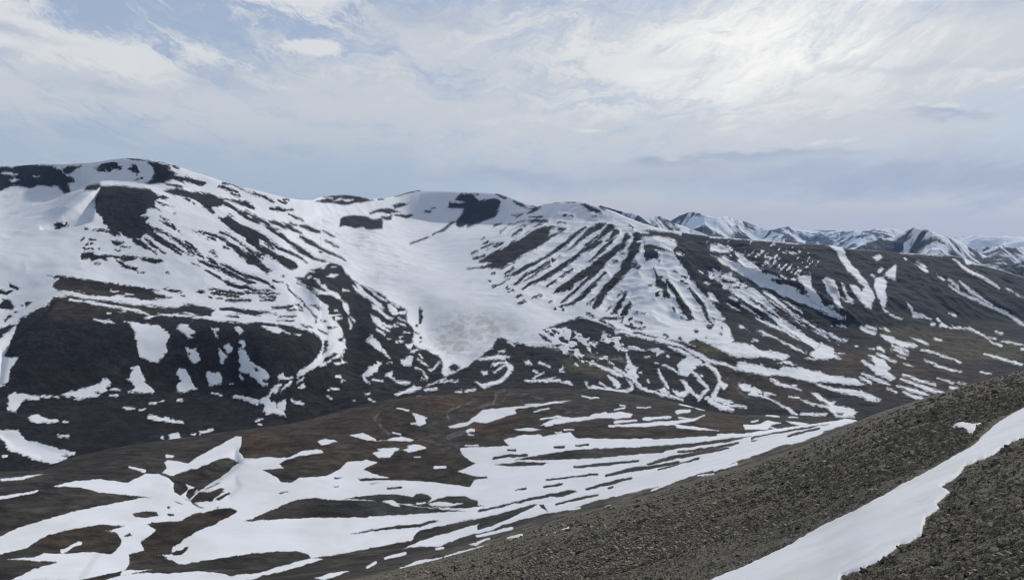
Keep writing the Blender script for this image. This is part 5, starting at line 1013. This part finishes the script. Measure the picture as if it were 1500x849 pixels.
# sky: thin cloud sheets in front of Nishita blue
W = bpy.data.worlds.new('World'); bpy.context.scene.world = W; W.use_nodes = True
nt = W.node_tree; bg = nt.nodes['Background']; bg.inputs['Strength'].default_value = 0.1
skyn = nd(nt, 'ShaderNodeTexSky', sky_type='NISHITA', sun_disc=False)
skyn.sun_elevation = R(SUN_EL); skyn.sun_rotation = R(SUN_AZ); skyn.altitude = 900; skyn.air_density = 1.0; skyn.dust_density = 1.2
tc = nd(nt, 'ShaderNodeTexCoord').outputs['Generated']
sp = nd(nt, 'ShaderNodeSeparateXYZ'); nt.links.new(tc, sp.inputs[0]); dx, dy, dz = sp.outputs
m_ = lambda op, a, b=None, c=None, cl=False: math_(nt, op, a, b, c, cl)
hyp = m_('SQRT', m_('ADD', m_('MULTIPLY', dx, dx), m_('MULTIPLY', dy, dy)))
# sky bearings: U to the right along the horizon, V downward, 1133 to the radian
U = m_('MULTIPLY_ADD', m_('ARCTAN2', dx, dy), 1133.0, 750.0)
V = m_('MULTIPLY_ADD', m_('DIVIDE', dz, m_('MAXIMUM', hyp, 0.02)), -1133.0, 335.0)
def vec(a, b, sx=0.01, sy=0.01):
    n = nd(nt, 'ShaderNodeCombineXYZ'); nt.links.new(m_('MULTIPLY', a, sx), n.inputs[0]); nt.links.new(m_('MULTIPLY', b, sy), n.inputs[1]); return n.outputs[0]
dd = m_('DIVIDE', 1.0, m_('ADD', m_('MAXIMUM', dz, 0.0), 0.10))
deckn = noise(nt, vec(m_('MULTIPLY', dx, dd), m_('MULTIPLY', dy, dd), 1.0, 1.0), 0.9, 7, 0.62)
# streaks on the left run down to the right, on the right they rise: shear the cloud field gently with the bearing
tilt = remap(nt, U, 0.0, 1500.0, -0.20, 0.16)
Vs = m_('ADD', V, m_('MULTIPLY', m_('ADD', U, -750.0), tilt))
# cloud grain grows with height above the horizon, as a flat layer does in perspective
Vp = m_('ADD', m_('MULTIPLY', m_('LOGARITHM', m_('ADD', m_('MAXIMUM', m_('SUBTRACT', 345.0, V), 1.0), 110.0), 2.718), 230.0), m_('MULTIPLY', m_('SUBTRACT', V, Vs), 1.2))
grain_v = vec(U, Vp)
wob = noise(nt, grain_v, 1.2, 5, 0.6, (0.6, 1.6, 1))
g2 = nd(nt, 'ShaderNodeCombineXYZ'); sg = nd(nt, 'ShaderNodeSeparateXYZ'); nt.links.new(grain_v, sg.inputs[0])
nt.links.new(m_('ADD', sg.outputs[0], m_('MULTIPLY_ADD', wob, 1.6, -0.8)), g2.inputs[0])
nt.links.new(m_('ADD', sg.outputs[1], m_('MULTIPLY_ADD', wob, 0.9, -0.45)), g2.inputs[1])
gv = g2.outputs[0]
warp = noise(nt, vec(U, V), 0.9, 3, 0.5, (0.5, 1.4, 1))
warp2 = noise(nt, vec(U, V), 2.0, 5, 0.62, (0.5, 1.3, 1))
Uw = m_('ADD', U, m_('MULTIPLY_ADD', warp, 200.0, -100.0))
Vw = m_('ADD', V, m_('MULTIPLY_ADD', warp2, 60.0, -30.0))
fine = noise(nt, gv, 1.1, 8, 0.66, (0.42, 1.35, 1))
fine2 = noise(nt, gv, 3.2, 8, 0.72, (0.40, 1.5, 1))
wisp = noise(nt, gv, 7.0, 6, 0.7, (0.30, 1.7, 1))
def tex(a, b, c):
    return m_('ADD', m_('ADD', m_('MULTIPLY_ADD', fine, a, -a / 2), m_('MULTIPLY_ADD', fine2, b, -b / 2)), m_('MULTIPLY_ADD', wisp, c, -c / 2))

def blob(cx, cy, rx, ry, rot=0.0, pw=1.0, wobble=1.0):
    u = m_('ADD', Uw if wobble else U, -cx); v = m_('ADD', Vw if wobble else V, -cy)
    c, s = math.cos(R(rot)), math.sin(R(rot))
    a = m_('ADD', m_('MULTIPLY', u, c / rx), m_('MULTIPLY', v, s / rx))
    b = m_('ADD', m_('MULTIPLY', u, -s / ry), m_('MULTIPLY', v, c / ry))
    return m_('EXPONENT', m_('MULTIPLY', m_('ADD', m_('MULTIPLY', a, a), m_('MULTIPLY', b, b)), -pw))
def total(items):
    t = None
    for w, *a in items:
        x = m_('MULTIPLY', blob(*a), w); t = x if t is None else m_('ADD', t, x)
    return t
col = lambda r, g, b: (r * 10.0, g * 10.0, b * 10.0)
clear = mixc(nt, 0.78, skyn.outputs[0], col(0.395, 0.475, 0.63))
# pale veil of stratus, streaky
veil_amt = m_('ADD', total([(0.62, 560, 185, 900, 70, 4), (0.55, 1150, 150, 420, 110, 0), (0.45, 900, 60, 330, 70, -10), (0.35, 120, 150, 330, 60, 6), (0.4, 620, 60, 160, 40, 10), (0.5, 1350, 90, 260, 80, 0)]), tex(2.3, 1.5, 0.9))
c1 = mixc(nt, remap(nt, veil_amt, 0.05, 0.85, 0.0, 1.0, True), clear, col(0.575, 0.612, 0.67))
# brighter clouds
br_amt = m_('ADD', total([(0.95, 50, 85, 120, 40, 10), (0.75, 200, 112, 170, 24, 10), (0.5, 90, 52, 110, 14, 8), (0.45, 330, 105, 90, 14, 12), (1.3, 430, 12, 78, 30, 12), (1.9, 474, 83, 36, 10, 2, 1.3, 0),
    (0.8, 320, 2, 60, 10, 0), (0.35, 690, 130, 130, 12, 8), (0.45, 725, 57, 40, 6, 0), (0.75, 1350, 22, 160, 24, -4), (0.35, 860, 60, 110, 40, 4), (0.5, 880, 108, 160, 24, 4), (0.75, 1090, 90, 190, 62, -6),
    (0.45, 1000, 165, 260, 32, 0), (0.6, 1420, 140, 90, 12, -2), (0.8, 1465, 165, 80, 6, 0, 1, 0), (0.6, 1420, 204, 40, 4, 2, 1, 0), (0.7, 862, 195, 22, 3, 0, 1, 0), (0.6, 1190, 219, 46, 4, -4, 1, 0), (0.5, 1000, 238, 60, 3, 0, 1, 0), (0.5, 1330, 181, 40, 4, 4, 1, 0)]),
    tex(2.2, 1.6, 1.0))
c2 = mixc(nt, remap(nt, br_amt, 0.20, 0.85, 0.0, 0.95, True), c1, col(0.72, 0.735, 0.755))
# grey-blue undersides and gaps
dk_amt = m_('ADD', total([(1.0, 50, 128, 55, 11, -6), (0.6, 110, 95, 60, 9, 12), (0.5, 345, 140, 80, 16, 10), (0.4, 480, 188, 50, 7, 4), (0.5, 210, 155, 60, 10, 4), (0.8, 948, 237, 18, 6, 0, 1, 0), (0.55, 1080, 236, 140, 7, -2),
    (0.75, 1340, 189, 44, 6, 2, 1, 1), (0.5, 1440, 128, 80, 7, -4), (0.62, 1120, 268, 360, 32, 2), (0.6, 1420, 265, 230, 42, 0), (0.5, 740, 262, 150, 10, 2), (0.7, 1330, 62, 170, 13, 0), (0.55, 985, 100, 70, 10, 6), (0.5, 1260, 128, 90, 7, 3), (0.45, 640, 40, 120, 14, 4), (0.5, 905, 30, 70, 8, 8), (0.4, 1000, 122, 80, 8, -8), (0.35, 1130, 160, 120, 8, 2)]),
    tex(0.9, 0.6, 0.35))
c3 = mixc(nt, m_('MULTIPLY', remap(nt, dk_amt, 0.0, 1.0, 0.0, 1.0, True), 0.85), c2, col(0.375, 0.44, 0.58))
lowl = m_('MULTIPLY', remap(nt, m_('ADD', V, m_('MULTIPLY', tex(1.0, 0.6, 0.4), 50.0)), 160.0, 270.0, 0.0, 1.0, True), remap(nt, Uw, 800.0, 480.0, 0.0, 0.75, True))
c4 = mixc(nt, lowl, c3, col(0.42, 0.50, 0.61))
pink = m_('MULTIPLY', remap(nt, m_('ADD', Vw, m_('MULTIPLY', m_('ADD', U, -800.0), -0.045)), 274.0, 308.0, 0.0, 0.95, True), remap(nt, U, 650.0, 850.0, 0.0, 1.0, True))
c5 = mixc(nt, pink, c4, col(0.605, 0.58, 0.60))
# veiled sun glow
glow = total([(1.15, 1115, 92, 140, 55, -10), (0.55, 1110, 55, 300, 120, 0)])
glow = m_('MULTIPLY', glow, m_('ADD', m_('MULTIPLY', tex(1.6, 1.4, 1.0), 0.9), 0.62))
c6 = mixc(nt, m_('MULTIPLY', glow, 1.0, cl=True), c5, col(0.95, 0.948, 0.925))
# the half of the sky behind the camera: thinner, bluer cloud; overhead: broken white cloud
back = remap(nt, dy, -0.35, 0.35, 0.0, 1.0, True)
behind = mixc(nt, remap(nt, deckn, 0.4, 0.65, 0.15, 0.75), skyn.outputs[0], col(0.40, 0.45, 0.53))
zen = remap(nt, dz, 0.42, 0.75, 0.0, 1.0, True)
over = mixc(nt, remap(nt, deckn, 0.35, 0.65, 0.2, 0.95), clear, col(0.60, 0.64, 0.70))
try:
    W.cycles.sampling_method = 'MANUAL'; W.cycles.sample_map_resolution = 512
except Exception: pass
nt.links.new(mixc(nt, back, behind, mixc(nt, zen, c6, over)), bg.inputs['Color'])

HAZE = 1.4e-5
if HAZE:
    lo, hi, ex = -760.0, 620.0, 34000.0
    hv = np.array([(x, y, z) for z in (lo, hi) for y in (-3000.0, ex) for x in (-ex, ex)])
    hq = np.array([(0, 2, 3, 1), (4, 5, 7, 6), (0, 1, 5, 4), (2, 6, 7, 3), (0, 4, 6, 2), (1, 3, 7, 5)])
    hm = bpy.data.materials.new('thin air haze'); hm.use_nodes = True
    hn = hm.node_tree; hn.nodes.clear()
    out = hn.nodes.new('ShaderNodeOutputMaterial'); pv = hn.nodes.new('ShaderNodeVolumePrincipled')
    pv.inputs['Color'].default_value = (0.36, 0.58, 1.0, 1); pv.inputs['Density'].default_value = HAZE; pv.inputs['Anisotropy'].default_value = 0.25
    hn.links.new(pv.outputs[0], out.inputs['Volume'])
    ho = make_object('haze', hv, hq, hm, smooth=False, kind='stuff')

sc = bpy.context.scene
sc.view_settings.view_transform = 'Standard'; sc.view_settings.look = 'None'
sc.view_settings.exposure = 0.0; sc.view_settings.gamma = 1.0; sc.view_settings.use_curve_mapping = False
sc.render.engine = 'CYCLES'
cy = sc.cycles
cy.max_bounces = 4; cy.diffuse_bounces = 2; cy.glossy_bounces = 1; cy.volume_bounces = 0; cy.transmission_bounces = 1
cy.use_denoising = True; cy.filter_width = 1.2
try: cy.denoiser = 'OPENIMAGEDENOISE'
except Exception: pass
